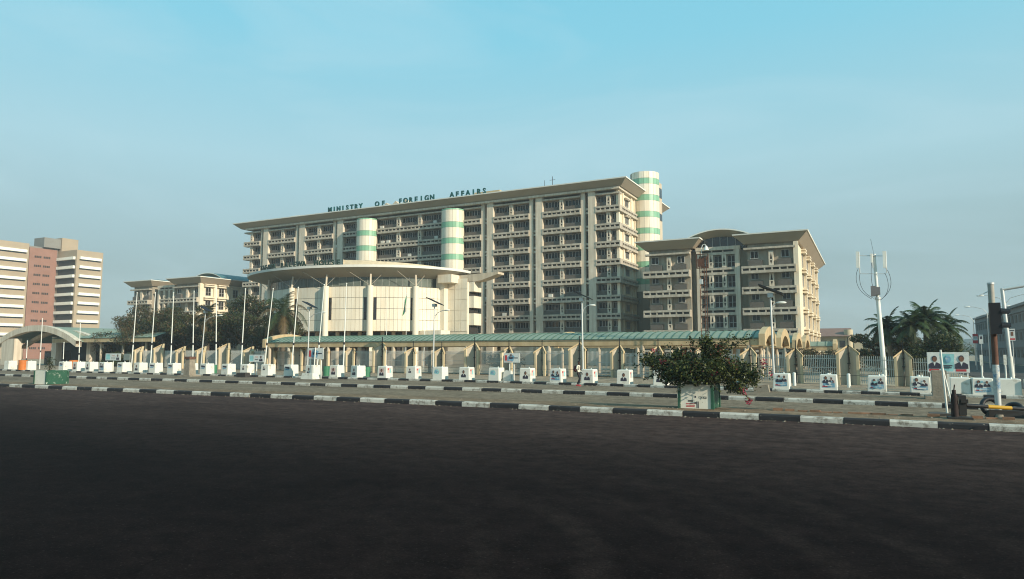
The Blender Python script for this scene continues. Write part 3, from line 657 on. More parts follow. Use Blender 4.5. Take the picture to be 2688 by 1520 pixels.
for t in col_t:
    x, y = el(t, 1, WA + 0.55, WB + 0.55); c = MB().tube((x, y, 0), (x, y, 13.9), 0.55, n=20).build('column', tilew, rot)
    xi, yi = el(t, 1, WA + 0.35, WB + 0.35)
    MB().tube((x, y, 13.9), (xi, yi, 15.95), 0.17, n=10).build('post', cream, c)
    for dt, q, zz in ((-0.19, 0.9, 16.85), (0.13, 2.4, 16.3)):
        e_ = el(t + dt, 1, RA - q, RB - q, RC); MB().tube((x, y, 13.95), e_ + (zz,), 0.04, n=6).build('strut', soffit2, c)
b = MB()
for i in range(26):
    t = 3.25 + 2.75 * i / 25; x, y = el(t, .9); b.tube((x, y, 0), (x, y, 6.1), 0.35, n=8)
b.build('inner_column', cream2, rot)
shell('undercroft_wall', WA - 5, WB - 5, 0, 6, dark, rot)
# stair block at the sunny end, stacked balconies and a tapered flying beam
b = MB(); b.box(-67.6, -63.5, 105.8, 109.3, 2.6, 14.9); b.build('stair_block', tilew, rot)
b = MB()
for z in (6.1, 8.0, 9.9, 11.8, 13.7):
    for x in (-67.5, -66.1, -64.8): b.box(x, x + 1.22, 105.70, 105.8, z + .02, z + 1.86)
b.build('stair_panel', tilew, rot)
for z0, z1 in ((13.2, 15.0), (10.3, 12.4), (7.2, 9.3)):
    b = MB(); b.box(-63.5, -62.4, 106.2, 108.8, z0, z1); b.build('balcony_box', tilew, rot)
b = MB(); b.box(-63.5, -63.3, 106.3, 109.2, 2.6, 15.2); b.build('balcony_shade', dark, rot)  # dark plate, paints the shaded gaps between the balcony boxes
b = MB(); b.prism([(-65.6, 14.9), (-63.5, 14.85), (-61.2, 15.1), (-57.6, 16.1), (-57.6, 16.5), (-65.6, 16.2)], 106.2, 108.5, 'y'); b.build('flying_beam', cream2, rot)
b = MB(); b.box(-68.4, -65.5, 103.5, 107.5, 14.75, 16.2); b.build('beam_box', tilew, rot)
b = MB(); b.box(-69.3, -67.55, 104.4, 106.4, 6.3, 16.3); b.box(-70.6, -66.0, 101.0, 104, 4.6, 6.2); b.build('end_pier', tilew, rot)
# standing letters
def glyph(ch, size, depth, m, cache={}):
    key = (ch, size, m.name)
    if key not in cache:
        cu = bpy.data.curves.new('letter', 'FONT'); cu.body = ch; cu.size = size * 1.38; cu.extrude = depth; cu.offset = 0.05 * size; cu.align_x = 'CENTER'; cu.resolution_u = 3
        t = bpy.data.objects.new('letter_tmp', cu); COL.objects.link(t); dg = bpy.context.evaluated_depsgraph_get()
        me = bpy.data.meshes.new_from_object(t.evaluated_get(dg)); bpy.data.objects.remove(t)
        me.transform(Matrix.Rotation(math.pi / 2, 4, 'X')); me.materials.clear(); me.materials.append(m); cache[key] = me
    return cache[key]
sg = thing('roof_sign', 'dark teal capital letters standing along the ministry roof edge', 'sign', (-90, 122.3, 35.06))
for word, a, c in (('MINISTRY', -111.0, -101.9), ('OF', -97.2, -95.5), ('FOREIGN', -90.8, -82.4), ('AFFAIRS', -77.4, -69.5)):
    for i, ch in enumerate(word):
        x = a + (c - a) * i / (len(word) - 1); put('letter', glyph(ch, 1.12, 0.12, letter_g), sg, (x, 122.25, 35.08))
b = MB(); b.box(-112, -69, 122.35, 122.43, 35.06, 35.12); b.build('letter_rail', polem, sg)
sg2 = thing('roof_sign', 'dark green capital letters standing round the disc roof rim', 'sign', (-95, 91, 17.4))
for word, a, c in (('TAFAWA', 4.30, 4.49), ('BALEWA', 4.585, 4.805), ('HOUSE', 4.91, 5.09)):
    for i, ch in enumerate(word):
        t = a + (c - a) * i / (len(word) - 1); x, y = el(t, 1, RA - .35, RB - .35, RC)
        n = math.atan2(-RA * math.sin(t), -RB * math.cos(t)); tx, ty = -RA * math.sin(t), RB * math.cos(t)
        put('letter', glyph(ch, 0.92, 0.08, letter_d), sg2, (x, y, 17.44), math.atan2(ty, tx))
b = MB()
for i in range(20):
    t0_, t1_ = 4.28 + .04 * i, 4.28 + .04 * (i + 1); p, q = el(t0_, 1, RA - .3, RB - .3, RC), el(t1_, 1, RA - .3, RB - .3, RC)
    b.tube(p + (17.44,), q + (17.44,), 0.03, n=4)
b.build('letter_rail', polem, sg2)
# ================================================================ VAULTED WALKWAYS
def vault(root, u0, u1, v0, v1, ze, rise, panel=0.7, beam=0.55, cols=4.2, rimL=True, rimR=True, panels=True):
    n = 9; c = (v0 + v1) / 2; hw = (v1 - v0) / 2; Rr = (hw * hw + rise * rise) / (2 * rise)
    def arc(off=0.0, zo=0.0, k=n): return [(c + (hw + off) * (2 * i / k - 1), ze + zo + math.sqrt(max(0, Rr * Rr - ((hw) * (2 * i / k - 1)) ** 2)) - (Rr - rise)) for i in range(k + 1)]
    A = arc()
    if panels:
        N = max(1, round((u1 - u0) / panel)); w = (u1 - u0) / N
        b = MB()
        for i in range(n):
            p, q = A[i], A[i + 1]
            b.face([(0.03, p[0], p[1]), (w - 0.03, p[0], p[1]), (w - 0.03, q[0], q[1]), (0.03, q[0], q[1])], 0, True)
            b.face([(-0.03, p[0], p[1] + .06), (0.03, p[0], p[1] + .06), (0.03, q[0], q[1] + .06), (-0.03, q[0], q[1] + .06)], 1, True)
            b.face([(0.03, p[0], p[1] + .06), (0.03, p[0], p[1]), (0.03, q[0], q[1]), (0.03, q[0], q[1] + .06)], 1, False)
        me = b.mesh('roof_panel', [greenroof, seam], recalc=False)
        for i in range(N): put('roof_panel', me, root, (u0 + w * i, 0, rnd.uniform(-.008, .008)))
    else:
        b = MB()
        for i in range(n): b.face([(u0, A[i][0], A[i][1]), (u1, A[i][0], A[i][1]), (u1, A[i + 1][0], A[i + 1][1]), (u0, A[i + 1][0], A[i + 1][1])], 0, True)
        b.build('roof_sheet', greenroof, root, recalc=False)
    b = MB()
    for i in range(n): b.face([(u0, A[i][0], A[i][1] - .08), (u0, A[i + 1][0], A[i + 1][1] - .08), (u1, A[i + 1][0], A[i + 1][1] - .08), (u1, A[i][0], A[i][1] - .08)], 0, True)
    b.build('ceiling', cream2, root, recalc=False)
    for v in (v0 - 0.06, v1 - 0.2): MB().box(u0, u1, v, v + 0.26, ze - beam - 0.06, ze - 0.09).build('eaves_beam', sand, root)
    MB().box(u0, u1, v0 - 0.16, v0 - 0.07, ze - 0.06, ze + 0.03).build('gutter', seam, root)
    B_ = arc(0.28, 0.34, 20); C_ = arc(-0.38, -0.42, 20)
    for on, u in ((rimL, u0 - 0.35), (rimR, u1 - 0.15)):
        if not on: continue
        b = MB(); B2 = [(B_[0][0], ze - beam - .1)] + B_ + [(B_[-1][0], ze - beam - .1)]; C2 = [(C_[0][0] + .1, ze - beam - .1)] + C_ + [(C_[-1][0] - .1, ze - beam - .1)]
        for i in range(len(B2) - 1):
            p, q, r_, s_ = B2[i], B2[i + 1], C2[i + 1], C2[i]
            for uu in (u, u + 0.5): b.face([(uu, p[0], p[1]), (uu, q[0], q[1]), (uu, r_[0], r_[1]), (uu, s_[0], s_[1])])
            b.face([(u, p[0], p[1]), (u, q[0], q[1]), (u + .5, q[0], q[1]), (u + .5, p[0], p[1])], 0, True)
            b.face([(u, s_[0], s_[1]), (u, r_[0], r_[1]), (u + .5, r_[0], r_[1]), (u + .5, s_[0], s_[1])], 0, True)
        b.build('arch_rim', sand, root)
    cm = MB().tube((0, 0, 0), (0, 0, ze - beam - .05), 0.2, n=12).mesh('column', cream2)
    k = max(1, round((u1 - u0 - 1.5) / cols))
    for i in range(k + 1):
        for v in (v0 + 0.12, v1 - 0.12): put('column', cm, root, (u0 + 0.5 + (u1 - u0 - 1.5) * i / k, v, 0))
    MB().box(u0, u1, c - .12, c + .12, ze - beam - .1, ze - beam + .1).build('tie_beam', sand, root)
cw = thing('covered_walkway', 'long green barrel roofed walkway on columns behind the fence', 'walkway', (-37, 62, 0))
vault(cw, -66.0, -8.2, 62.0, 69.3, 3.6, 0.72, cols=9.5)
for (v0, v1, l, lab) in ((74, 81.8, 24, 'short green vaulted shelter just behind the long walkway end'), (90, 97.6, 20, 'green vaulted shelter between two others near the sunny wing'), (103, 110.8, 14, 'green vaulted shelter close against the sunny wing wall')):
    t = thing('vaulted_shelter', lab, 'shelter', (-8 - l / 2, v0, 0)); vault(t, -8.2 - l, -8.2, v0, v1, 3.5, 1.0, panel=1.0)
t = thing('vaulted_shelter', 'small green vaulted shelter beyond the mast, past the sunny wing', 'shelter', (-7, 112, 0))
vault(t, -9.2, -4.7, 112, 116, 3.3, 0.7, panel=1.0)
# ================================================================ GATEHOUSE on the left
gh = thing('gatehouse', 'cream arched gatehouse with green canopy below the brown tower', 'gatehouse', (-130, 74, 0))
cx, hw, zs, ap = -133.9, 12.6, 4.35, 7.25; Rr = (hw * hw + (ap - zs) ** 2) / (2 * (ap - zs))
def garc(r, n=28, w=hw, x=cx): return [(x + w * (2 * i / n - 1), ap - Rr + math.sqrt(max(0.01, r * r - (w * (2 * i / n - 1)) ** 2))) for i in range(n + 1)]
def archband(name, up, lo, v0, v1, m, parent):
    b = MB()
    for i in range(len(up) - 1):
        p, q, r_, s_ = up[i], up[i + 1], lo[i + 1], lo[i]
        for v in (v0, v1): b.face([(p[0], v, p[1]), (q[0], v, q[1]), (r_[0], v, r_[1]), (s_[0], v, s_[1])])
        b.face([(p[0], v0, p[1]), (q[0], v0, q[1]), (q[0], v1, q[1]), (p[0], v1, p[1])], 0, True)
        b.face([(s_[0], v0, s_[1]), (r_[0], v0, r_[1]), (r_[0], v1, r_[1]), (s_[0], v1, s_[1])], 0, True)
    return b.build(name, m, parent)
up = garc(Rr); lo = [(x, z - 1.05) for x, z in up]
archband('arch_rim', up, lo, 71.6, 72.6, cream, gh)
up2 = [(x + 3.2, z - 0.75) for x, z in garc(Rr)]; lo2 = [(x, z - 0.55) for x, z in up2]
archband('inner_arch', up2, lo2, 74.5, 75.4, cream, gh)
b = MB()
for p, q in zip(up, up[1:]): b.face([(p[0], 72.6, p[1] - .2), (q[0], 72.6, q[1] - .2), (q[0], 92, q[1] - .2), (p[0], 92, p[1] - .2)], 0, True)
b.build('vault_roof', greenroof, gh, recalc=False)
MB().box(-144.6, -140.4, 71.7, 73.0, 0, 4.9).build('pier', cream, gh)
MB().box(-133.4, -132.0, 74.4, 75.5, 0, 5.2).build('pier', cream, gh)
MB().box(-122.8, -121.8, 74.4, 75.5, 0, 4.2).build('pier', cream, gh)
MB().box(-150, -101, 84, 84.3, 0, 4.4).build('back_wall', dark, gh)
MB().box(-140.2, -135.2, 77, 79, 0, 2.6).build('guard_booth', recess, gh)
b = MB(); b.box(-139.8, -138.0, 76.9, 76.99, 0.9, 2.3); b.box(-137.4, -135.6, 76.9, 76.99, 0.9, 2.3); b.build('booth_window', glass, gh)
n = 18; w = 28.0 / n; b = MB(); prof = [(73.2, 4.85), (74.6, 5.35), (76.4, 5.75), (78.5, 5.9)]
for p, q in zip(prof, prof[1:]):
    b.face([(0.04, p[0], p[1]), (w - .02, p[0], p[1]), (w - .02, q[0], q[1]), (0.04, q[0], q[1])], 0, True); b.face([(-.02, p[0], p[1] + .05), (.04, p[0], p[1] + .05), (.04, q[0], q[1] + .05), (-.02, q[0], q[1] + .05)], 1)
me = b.mesh('roof_panel', [greenroof, seam], recalc=False)
for i in range(n): put('roof_panel', me, gh, (-131 + w * i, 0, 0))
MB().box(-131, -103, 73.1, 73.4, 4.1, 4.8).build('eaves_beam', sand, gh)
MB().box(-131, -103, 73.0, 73.1, 4.78, 4.88).build('gutter', seam, gh)
for u in (-118, -112, -106): MB().tube((u, 74, 0), (u, 74, 4.1), 0.2, n=10).build('column', cream2, gh)
# ================================================================ FENCE
HB = [(-95, 3.45), (-60, 3.42), (-36, 3.2), (-23, 3.12), (-1, 2.75)]; HS = [(-95, 3.1), (-66, 2.95), (-40, 2.75), (-20, 2.85), (-8, 2.6), (2, 2.42)]
HP = [(-96, 2.66), (-60, 2.6), (-23, 2.52), (-18, 2.34), (-1, 2.2), (2.5, 2.0)]
def pillar_parts(w, h, m_, me_):
    """gabled pillar in its own coordinates: two piers, two recessed leaves, two sloping copings, an iron post in the slot"""
    sh = h * 0.79; sl = (h - sh) / (w / 2); e = 0.2; c = w / 2; out = []
    for s in (0, 1):
        X = (lambda x: x) if not s else (lambda x: w - x); d = 0.30
        out.append(('pier', MB().prism([(X(0), 0), (X(e), 0), (X(e), sh + sl * e), (X(0), sh)], -d - .06, -d + .16, 'y').mesh('pier', me_)))
        b = MB(); x0, x1 = e * .6, c - .06; th = .13           # leaf splayed back from the pier to the slot
        v = [(X(x0), -d, 0), (X(x1), d, 0), (X(x1), d + th, 0), (X(x0), -d + th, 0), (X(x0), -d, sh + sl * x0), (X(x1), d, sh + sl * x1), (X(x1), d + th, sh + sl * x1), (X(x0), -d + th, sh + sl * x0)]
        b.idx(v, [(3, 2, 1, 0), (4, 5, 6, 7), (0, 1, 5, 4), (1, 2, 6, 5), (2, 3, 7, 6), (3, 0, 4, 7)]); out.append(('leaf', b.mesh('leaf', m_)))
        b = MB(); k = .05; a_, c_ = -.04, c - .03; za, zc = sh, h
        v = [(X(a_), -d - .1, za), (X(c_), d - k, zc), (X(c_), d + th + k, zc), (X(a_), -d + th + .08, za)]; v += [(x, y, z + .15) for x, y, z in v]
        b.idx(v, [(3, 2, 1, 0), (4, 5, 6, 7), (0, 1, 5, 4), (1, 2, 6, 5), (2, 3, 7, 6), (3, 0, 4, 7)]); out.append(('coping', b.mesh('coping', sand)))
    out.append(('slot_post', MB().box(c - .03, c + .03, .2, .26, 0, h + 0.75).box(c - .12, c + .12, .15, .2, h * .55, h * .55 + .05).box(c - .12, c + .12, .15, .2, h * .8, h * .8 + .05).mesh('slot_post', blackm)))
    return out
pier_m = mat('pier_paint', (0.58, 0.48, 0.31), var=0.1, streak=0.2)
PP = {'b': pillar_parts(1.6, 3.0, finm, pier_m), 's': pillar_parts(1.28, 2.6, finm, pier_m)}
units = [('s', -96.8, -94.86), ('b', -92.17, -89.2), ('s', -86.41, -84.41), ('s', -81.59, -79.71), ('b', -76.87, -74.2), ('s', -71.46, -69.64), ('s', -66.9, -65.24), ('b', -62.44, -60.27), ('s', -57.39, -55.86), ('s', -53.2, -51.75), ('b', -49.01, -47.11), ('s', -44.48, -43.04), ('s', -40.65, -39.33), ('b', -36.82, -34.98), ('s', -32.43, -31.03), ('s', -28.55, -27.29), ('b', -24.8, -23.02), ('s', -20.56, -19.22), ('s', -16.68, -15.39), ('b', -12.49, -11.0), ('s', -8.81, -7.56), ('s', -5.46, -4.28), ('b', -2.14, -0.61), ('s', 1.36, 2.45)]
LB = {'b': 'tall gabled cream fence pillar with a slot up its middle', 's': 'shorter gabled cream fence pillar set between taller ones'}
GB = {'b': 'tall gabled fence pillars', 's': 'short gabled fence pillars'}
edges = []; PILLARS = []; PANELS = []
for k, a, c in units:
    w0, h0 = (1.6, 3.0) if k == 'b' else (1.28, 2.6); cc = (a + c) / 2; v = lerp(FN, cc); h = lerp(HB if k == 'b' else HS, cc); s = min(1.25, (c - a) * 0.93 / w0)
    sl = (lerp(FN, cc + 2) - lerp(FN, cc - 2)) / 4
    t = thing('fence_pillar', LB[k], 'fence pillar', (cc - s * w0 / 2, v, 0.14), math.atan(sl) * 0.5, GB[k], own=True)
    for nm, me in PP[k]:
        o = put(nm, me, t); o.scale = (s, s, (h - .14) / h0)
    edges.append((cc - s * w0 / 2, cc + s * w0 / 2)); PILLARS.append((cc, t, k))
for (a0, a1), (c0, c1) in zip(edges, edges[1:] + [(5.2, 6)]):
    p, q = Vector((a1 + .02, lerp(FN, a1), 0)), Vector((c0 - .02, lerp(FN, c0), 0)); d = q - p; L = d.length; h = lerp(HP, (a1 + c0) / 2) - .14
    t = thing('fence_panel', 'barred steel fence panel between two gabled pillars', 'fence panel', (p.x, p.y, 0.14), math.atan2(d.y, d.x), 'barred fence panels', own=True)
    PANELS.append(((a1 + c0) / 2, t, ''))
    b = MB(); N = int(L / 0.125)
    for i in range(N):
        x = (i + .5) * L / N; b.box(x - .019, x + .019, -.019, .019, 0.12, h - .08); b.idx([(x - .019, -.019, h - .08), (x + .019, -.019, h - .08), (x + .019, .019, h - .08), (x - .019, .019, h - .08), (x, 0, h)], [(0, 1, 4), (1, 2, 4), (2, 3, 4), (3, 0, 4)])
    tag(b.build('bars', fencem, t), kind='stuff')
    for z in (0.3, h * .55, h - .3): MB().box(0, L, .02, .06, z, z + .05).build('rail', fencem, t)
# ================================================================ PRINTED POSTERS (flat paper in layers)
def ell(cx, cz, rx, rz, n=12): return [(cx + rx * math.cos(2 * math.pi * i / n), cz + rz * math.sin(2 * math.pi * i / n)) for i in range(n)]
POST_M = [paper, ink_suit, ink_skin, ink_pink, ink_blue, ink_teal, ink_red]
def bust(L, cx, z0, s, bgm=None):
    if bgm is not None: L.append((bgm, [(cx - .5 * s, z0), (cx + .5 * s, z0), (cx + .5 * s, z0 + 1.15 * s), (cx - .5 * s, z0 + 1.15 * s)]))
    L.append((1, [(cx - .46 * s, z0), (cx + .46 * s, z0), (cx + .44 * s, z0 + .36 * s), (cx + .2 * s, z0 + .52 * s), (cx - .2 * s, z0 + .52 * s), (cx - .44 * s, z0 + .36 * s)]))
    L.append((0, [(cx - .09 * s, z0 + .52 * s), (cx, z0 + .22 * s), (cx + .09 * s, z0 + .52 * s)]))
    L.append((1, ell(cx, z0 + .84 * s, .2 * s, .26 * s))); L.append((2, ell(cx + .015 * s, z0 + .79 * s, .165 * s, .22 * s)))
def poster_layers(kind, w, h):
    L = []; q = rnd.uniform
    if kind == 'P': bust(L, w * q(.45, .55), h * .2, h * .56, 3 if q(0, 1) < .4 else None)
    elif kind == 'p': bust(L, w * .4, h * .5, h * .34)
    elif kind == 'S':
        L += [(0, [(w * .12, h * .52), (w * .85, h * .5), (w * .85, h * .9), (w * .12, h * .92)]), (1, [(w * .15, h * .72), (w * .8, h * .66), (w * .82, h * .82), (w * .2, h * .88)]), (4, [(w * .15, h * .54), (w * .7, h * .53), (w * .8, h * .64), (w * .3, h * .68)])]
    elif kind == 'B':
        L += [(5, [(w * .12, h * .5), (w * .6, h * .42), (w * .72, h * .62), (w * .55, h * .85), (w * .2, h * .82)]), (4, [(w * .2, h * .58), (w * .45, h * .52), (w * .6, h * .68), (w * .3, h * .78)])]
    elif kind == 'T':
        j_ = lambda: q(-.05, .05)
        L += [(0, [(w * (.08 + j_()), h * (.14 + j_())), (w * (.93 + j_()), h * (.13 + j_())), (w * (.92 + j_()), h * (.9 + j_())), (w * (.5 + j_()), h * .93), (w * (.1 + j_()), h * .9)]),
              (4, [(w * .1, h * (.16 + j_())), (w * (.6 + 4 * j_()), h * .15), (w * .9, h * (.2 + j_())), (w * .88, h * (.5 + j_())), (w * .55, h * (.42 + j_())), (w * .2, h * (.5 + j_()))]),
              (3, [(w * .55, h * (.5 + j_())), (w * .9, h * .48), (w * .88, h * (.66 + j_())), (w * .6, h * .7)]), (6, [(w * .12, h * (.2 + j_())), (w * (.45 + j_()), h * .2), (w * .42, h * .29), (w * .14, h * .3)])]
        bust(L, w * (.33 + j_()), h * (.42 + j_()), h * q(.4, .5)); bust(L, w * (.68 + j_()), h * (.48 + j_()), h * q(.32, .4))
        L += [(0, [(w * .3, h * (.28 + j_())), (w * .8, h * (.26 + j_())), (w * .8, h * .31), (w * .3, h * .33)])]
        for _ in range(3):
            x, z, r_ = q(.2, .8) * w, q(.25, .85) * h, q(.06, .13) * w; L.append((rnd.choice((0, 0, 4, 5)), [(x + r_ * q(.5, 1.3) * math.cos(a), z + r_ * q(.4, 1.0) * math.sin(a)) for a in (0, .9, 1.9, 2.8, 3.9, 5.1)]))
    elif kind == 'r':
        L += [(3, [(w * .15, h * .45), (w * .8, h * .43), (w * .78, h * .9), (w * .17, h * .9)]), (5, [(w * .5, h * .45), (w * .77, h * .44), (w * .76, h * .8), (w * .5, h * .82)]), (6, [(w * .2, h * .72), (w * .4, h * .72), (w * .4, h * .86), (w * .2, h * .86)])]
    elif kind == '2':
        L += [(0, [(0, 0), (w, 0), (w, h), (0, h)]), (5, [(w * .32, h * .04), (w * .62, h * .04), (w * .66, h * .92), (w * .3, h * .94)]), (6, [(w * .03, h * .04), (w * .28, h * .04), (w * .28, h * .16), (w * .03, h * .16)]), (6, [(w * .68, h * .04), (w * .93, h * .04), (w * .93, h * .15), (w * .68, h * .15)])]
        bust(L, w * .17, h * .18, h * .6); bust(L, w * .82, h * .18, h * .62)
        L += [(4, ell(w * .5, h * .66, w * .07, h * .2)), (1, [(w * .36, h * .3), (w * .6, h * .3), (w * .6, h * .36), (w * .36, h * .36)]), (1, [(w * .38, h * .2), (w * .58, h * .2), (w * .58, h * .25), (w * .38, h * .25)])]
    elif kind == 'w':
        L += [(0, [(0, 0), (w, 0), (w, h), (0, h)]), (5, [(w * .04, h * .1), (w * .3, h * .1), (w * .3, h * .9), (w * .04, h * .9)]), (3, [(w * .42, h * .6), (w * .62, h * .6), (w * .62, h * .8), (w * .42, h * .8)]), (1, [(w * .4, h * .3), (w * .64, h * .3), (w * .64, h * .38), (w * .4, h * .38)])]
        bust(L, w * .82, h * .08, h * .74)
    elif kind == 'm':
        L += [(0, [(0, 0), (w, 0), (w, h), (0, h)]), (4, [(w * .2, h * .15), (w * .6, h * .1), (w * .7, h * .7), (w * .45, h * .9), (w * .22, h * .6)]), (6, [(w * .04, h * .2), (w * .2, h * .2), (w * .2, h * .8), (w * .04, h * .8)]), (1, [(w * .62, h * .45), (w * .92, h * .45), (w * .92, h * .55), (w * .62, h * .55)]), (3, [(w * .1, h * .06), (w * .5, h * .06), (w * .5, h * .16), (w * .1, h * .16)])]
        bust(L, w * .46, h * .4, h * .5)
    return L
def poster_mesh(kind, w, h, face='front'):
    """layers 3 mm apart on the -Y face (front) or +X face (side)"""
    b = MB(); L = poster_layers(kind, w, h)
    for i, (m, pts) in enumerate(L):
        d = 0.004 + 0.003 * i
        b.face([(x, -d, z) for x, z in pts] if face == 'front' else [(d, x, z) for x, z in pts], m)
    return b.mesh('poster', POST_M, recalc=False)
# ================================================================ WHITE CUBES along the kerb
CUBES = []; POLES = []; LOWP = []
def tcube(w):
    b = MB(); e = .035
    def ring(k, z, cut): return [(-k + cut, -k, z), (k - cut, -k, z), (k, -k + cut, z), (k, k - cut, z), (k - cut, k, z), (-k + cut, k, z), (-k, k - cut, z), (-k, -k + cut, z)]
    rs = [ring(.5, 0, e), ring(.475, .96, e), ring(.44, 1.0, e)]
    pts = [p for r_ in rs for p in r_]
    f = [tuple(range(7, -1, -1)), tuple(range(16, 24))]
    for j in range(2): f += [(8 * j + i, 8 * j + (i + 1) % 8, 8 * j + 8 + (i + 1) % 8, 8 * j + 8 + i) for i in range(8)]
    b.idx(pts, f); return b.mesh('concrete_cube', whitepaint)
cube_me = tcube(1); eye = MB().tube((0, 0, 0), (0, 0, .1), .045, .02, 6).mesh('lifting_eye', polewhite)
cubes = [(-102.07, 51.04, 'N'), (-97.17, 50.81, 'N'), (-88.73, 50.42, 'S'), (-85.6, 50.24, 'P'), (-82.96, 50.15, 'P'), (-80.03, 50.01, 'T'), (-76.44, 49.85, 'S'), (-73.23, 49.7, 'P'), (-70.42, 49.57, 'S'), (-67.25, 49.46, 'S'), (-64.49, 49.41, 'N'), (-61.95, 49.35, 'S'), (-58.69, 49.29, 'S'), (-55.9, 49.23, 'p'), (-53.0, 49.17, 'p'), (-49.91, 49.1, 'S'), (-47.09, 49.04, 'P'), (-44.12, 48.99, 'P'), (-41.62, 48.96, 'P'), (-38.57, 48.92, 'Pr'), (-35.48, 48.89, 'pr'), (-32.72, 48.86, 'B'), (-30.12, 48.82, 'Pr'), (-27.28, 48.73, 'B'), (-24.38, 48.47, 'Pr'), (-21.67, 48.22, 'Tr'), (-19.04, 47.99, 'Pr'), (-16.17, 47.57, 'Pr'), (-13.29, 46.76, 'P'), (-8.1, 46.08, 'T'), (-5.45, 45.86, 'T'), (-2.79, 45.59, 'T'), (-0.21, 45.19, 'T'), (1.92, 44.89, 'T'), (3.75, 44.6, 'N'), (4.75, 44.53, 'T'), (5.95, 44.37, 'N'), (7.1, 44.23, 'N')]
CL = {'N': 'plain white concrete cube on the kerb without any poster', 'S': 'white concrete cube with a torn dark and blue print near its top', 'P': 'white concrete cube with one large portrait poster on its front', 'p': 'white concrete cube with one small portrait high on its front', 'T': 'white concrete cube covered by a blue poster of two heads', 'B': 'white concrete cube with a faded pale blue print', 'Pr': 'white concrete cube with a portrait in front and a pink print on its sunny side', 'pr': 'white concrete cube with a small portrait and a pink print on its sunny side', 'Tr': 'white concrete cube with a two head poster and a pink print on its sunny side'}
for i, (u, v, k) in enumerate(cubes):
    h = lerp([(-100, 1.12), (-50, 1.06), (-15, 1.0), (6, .86)], u); w = lerp([(-100, 1.08), (-40, .98), (-10, .95), (6, .98)], u)
    vf = lerp(K3, u) + 0.28; uu = u * vf / v
    o = put('concrete_cube', cube_me, None, (uu + w / 2, vf + w / 2, 0.14), rnd.uniform(-.05, .05) + (-0.25 if i == 18 else 0), (w, w, h))
    tag(o, CL[k], 'concrete cube', 'white cubes along the kerb'); CUBES.append((uu, o, k))
    e_ = bpy.data.objects.new('lifting_eye', eye); COL.objects.link(e_); e_.parent = o; e_.location = (.12, .05, 1.0)
    if k[0] != 'N':
        p = bpy.data.objects.new('poster', poster_mesh(k[0], .9, .92)); COL.objects.link(p); p.parent = o; p.location = (-.45, -.499, .03); p.rotation_euler = (-.024, 0, 0)
    if k[-1] == 'r':
        p = bpy.data.objects.new('poster', poster_mesh('r', .9, .92, 'side')); COL.objects.link(p); p.parent = o; p.location = (.499, -.45, .03); p.rotation_euler = (0, -.024, 0)
# ================================================================ FLAGPOLES, LAMPS, MASTS
def flagpole(ub, v, ut, zt, label, group, r0=.065, r1=.035):
    t = thing('flagpole', label, 'flagpole', (ub, v, .14), 0, group)
    zm = .14 + (zt - .14) * .35; um = ub + (ut - ub) * .35
    MB().tube((ub, v, .14), (um, v, zm), r0, r0, 10).tube((um, v, zm), (ut, v, zt), r0 * .85, r1, 10).build('shaft', polewhite, t)
    MB().sphere((ut, v, zt + .05), .07, .07, .07, 8, 6).build('truck', polewhite, t)
    MB().tube((um, v, zm - .12), (um, v, zm + .12), r0 * 1.35, n=10).build('joint_collar', blackm, t)
    return t
for q in [(-78.7, 53.15, -78.3, 9.46), (-75.0, 52.98, -74.67, 9.31), (-71.19, 52.8, -71.18, 9.16), (-67.24, 52.66, -67.54, 9.18), (-63.38, 52.58, -63.8, 9.44), (-59.5, 52.5, -59.22, 9.08), (-56.07, 52.43, -55.08, 8.94), (-52.15, 52.35, -51.5, 8.9), (-48.69, 52.28, -47.98, 9.01), (-45.26, 52.2, -45.06, 8.98)]:
    POLES.append((q[0], flagpole(*q, 'tall bare white flagpole', 'tall bare flagpoles'), ''))
for q in [(-103.04, 54.28, -103.09, 3.88), (-99.5, 54.12, -99.51, 6.89), (-93.73, 53.85, -93.81, 3.61), (-90.06, 53.68, -90.2, 5.98)]:
    LOWP.append((q[0], flagpole(*q, 'low bare pole before the gatehouse', 'low poles before the gatehouse', .06, .04), ''))
flagpole(-61.5, 80, -61.5, 11.2, 'thin bare compound pole on the gatehouse side of the flag', 'thin compound poles', .05, .03); flagpole(-55.0, 80, -55.0, 10.5, 'thin bare compound pole on the stair block side of the flag', 'thin compound poles', .05, .03)
fp = flagpole(-58.1, 80, -58.05, 10.6, 'thin compound pole with a limp green and white flag', None, .05, .03)
b = MB(); z0 = 10.4
for i in range(8):
    for j, m in ((0, 0), (1, 1), (2, 0)):
        x0, x1 = -.18 * j, -.18 * (j + 1); za, zb = z0 - .28 * i, z0 - .28 * (i + 1)
        X = lambda x, z: -58.1 + x * (.5 + .5 * (z0 - z) / 2.2); Y = lambda x, z: 79.9 + .1 * math.sin(9 * x + 2 * z)
        b.face([(X(x0, za), Y(x0, za), za + x0 * 1.2), (X(x1, za), Y(x1, za), za + x1 * 1.2), (X(x1, zb), Y(x1, zb), zb + x1 * 1.2), (X(x0, zb), Y(x0, zb), zb + x0 * 1.2)], m, True)
b.build('flag', [mat('flag_green', (0.02, 0.16, 0.05)), mat('flag_white', (0.6, 0.62, 0.58))], fp, recalc=False)
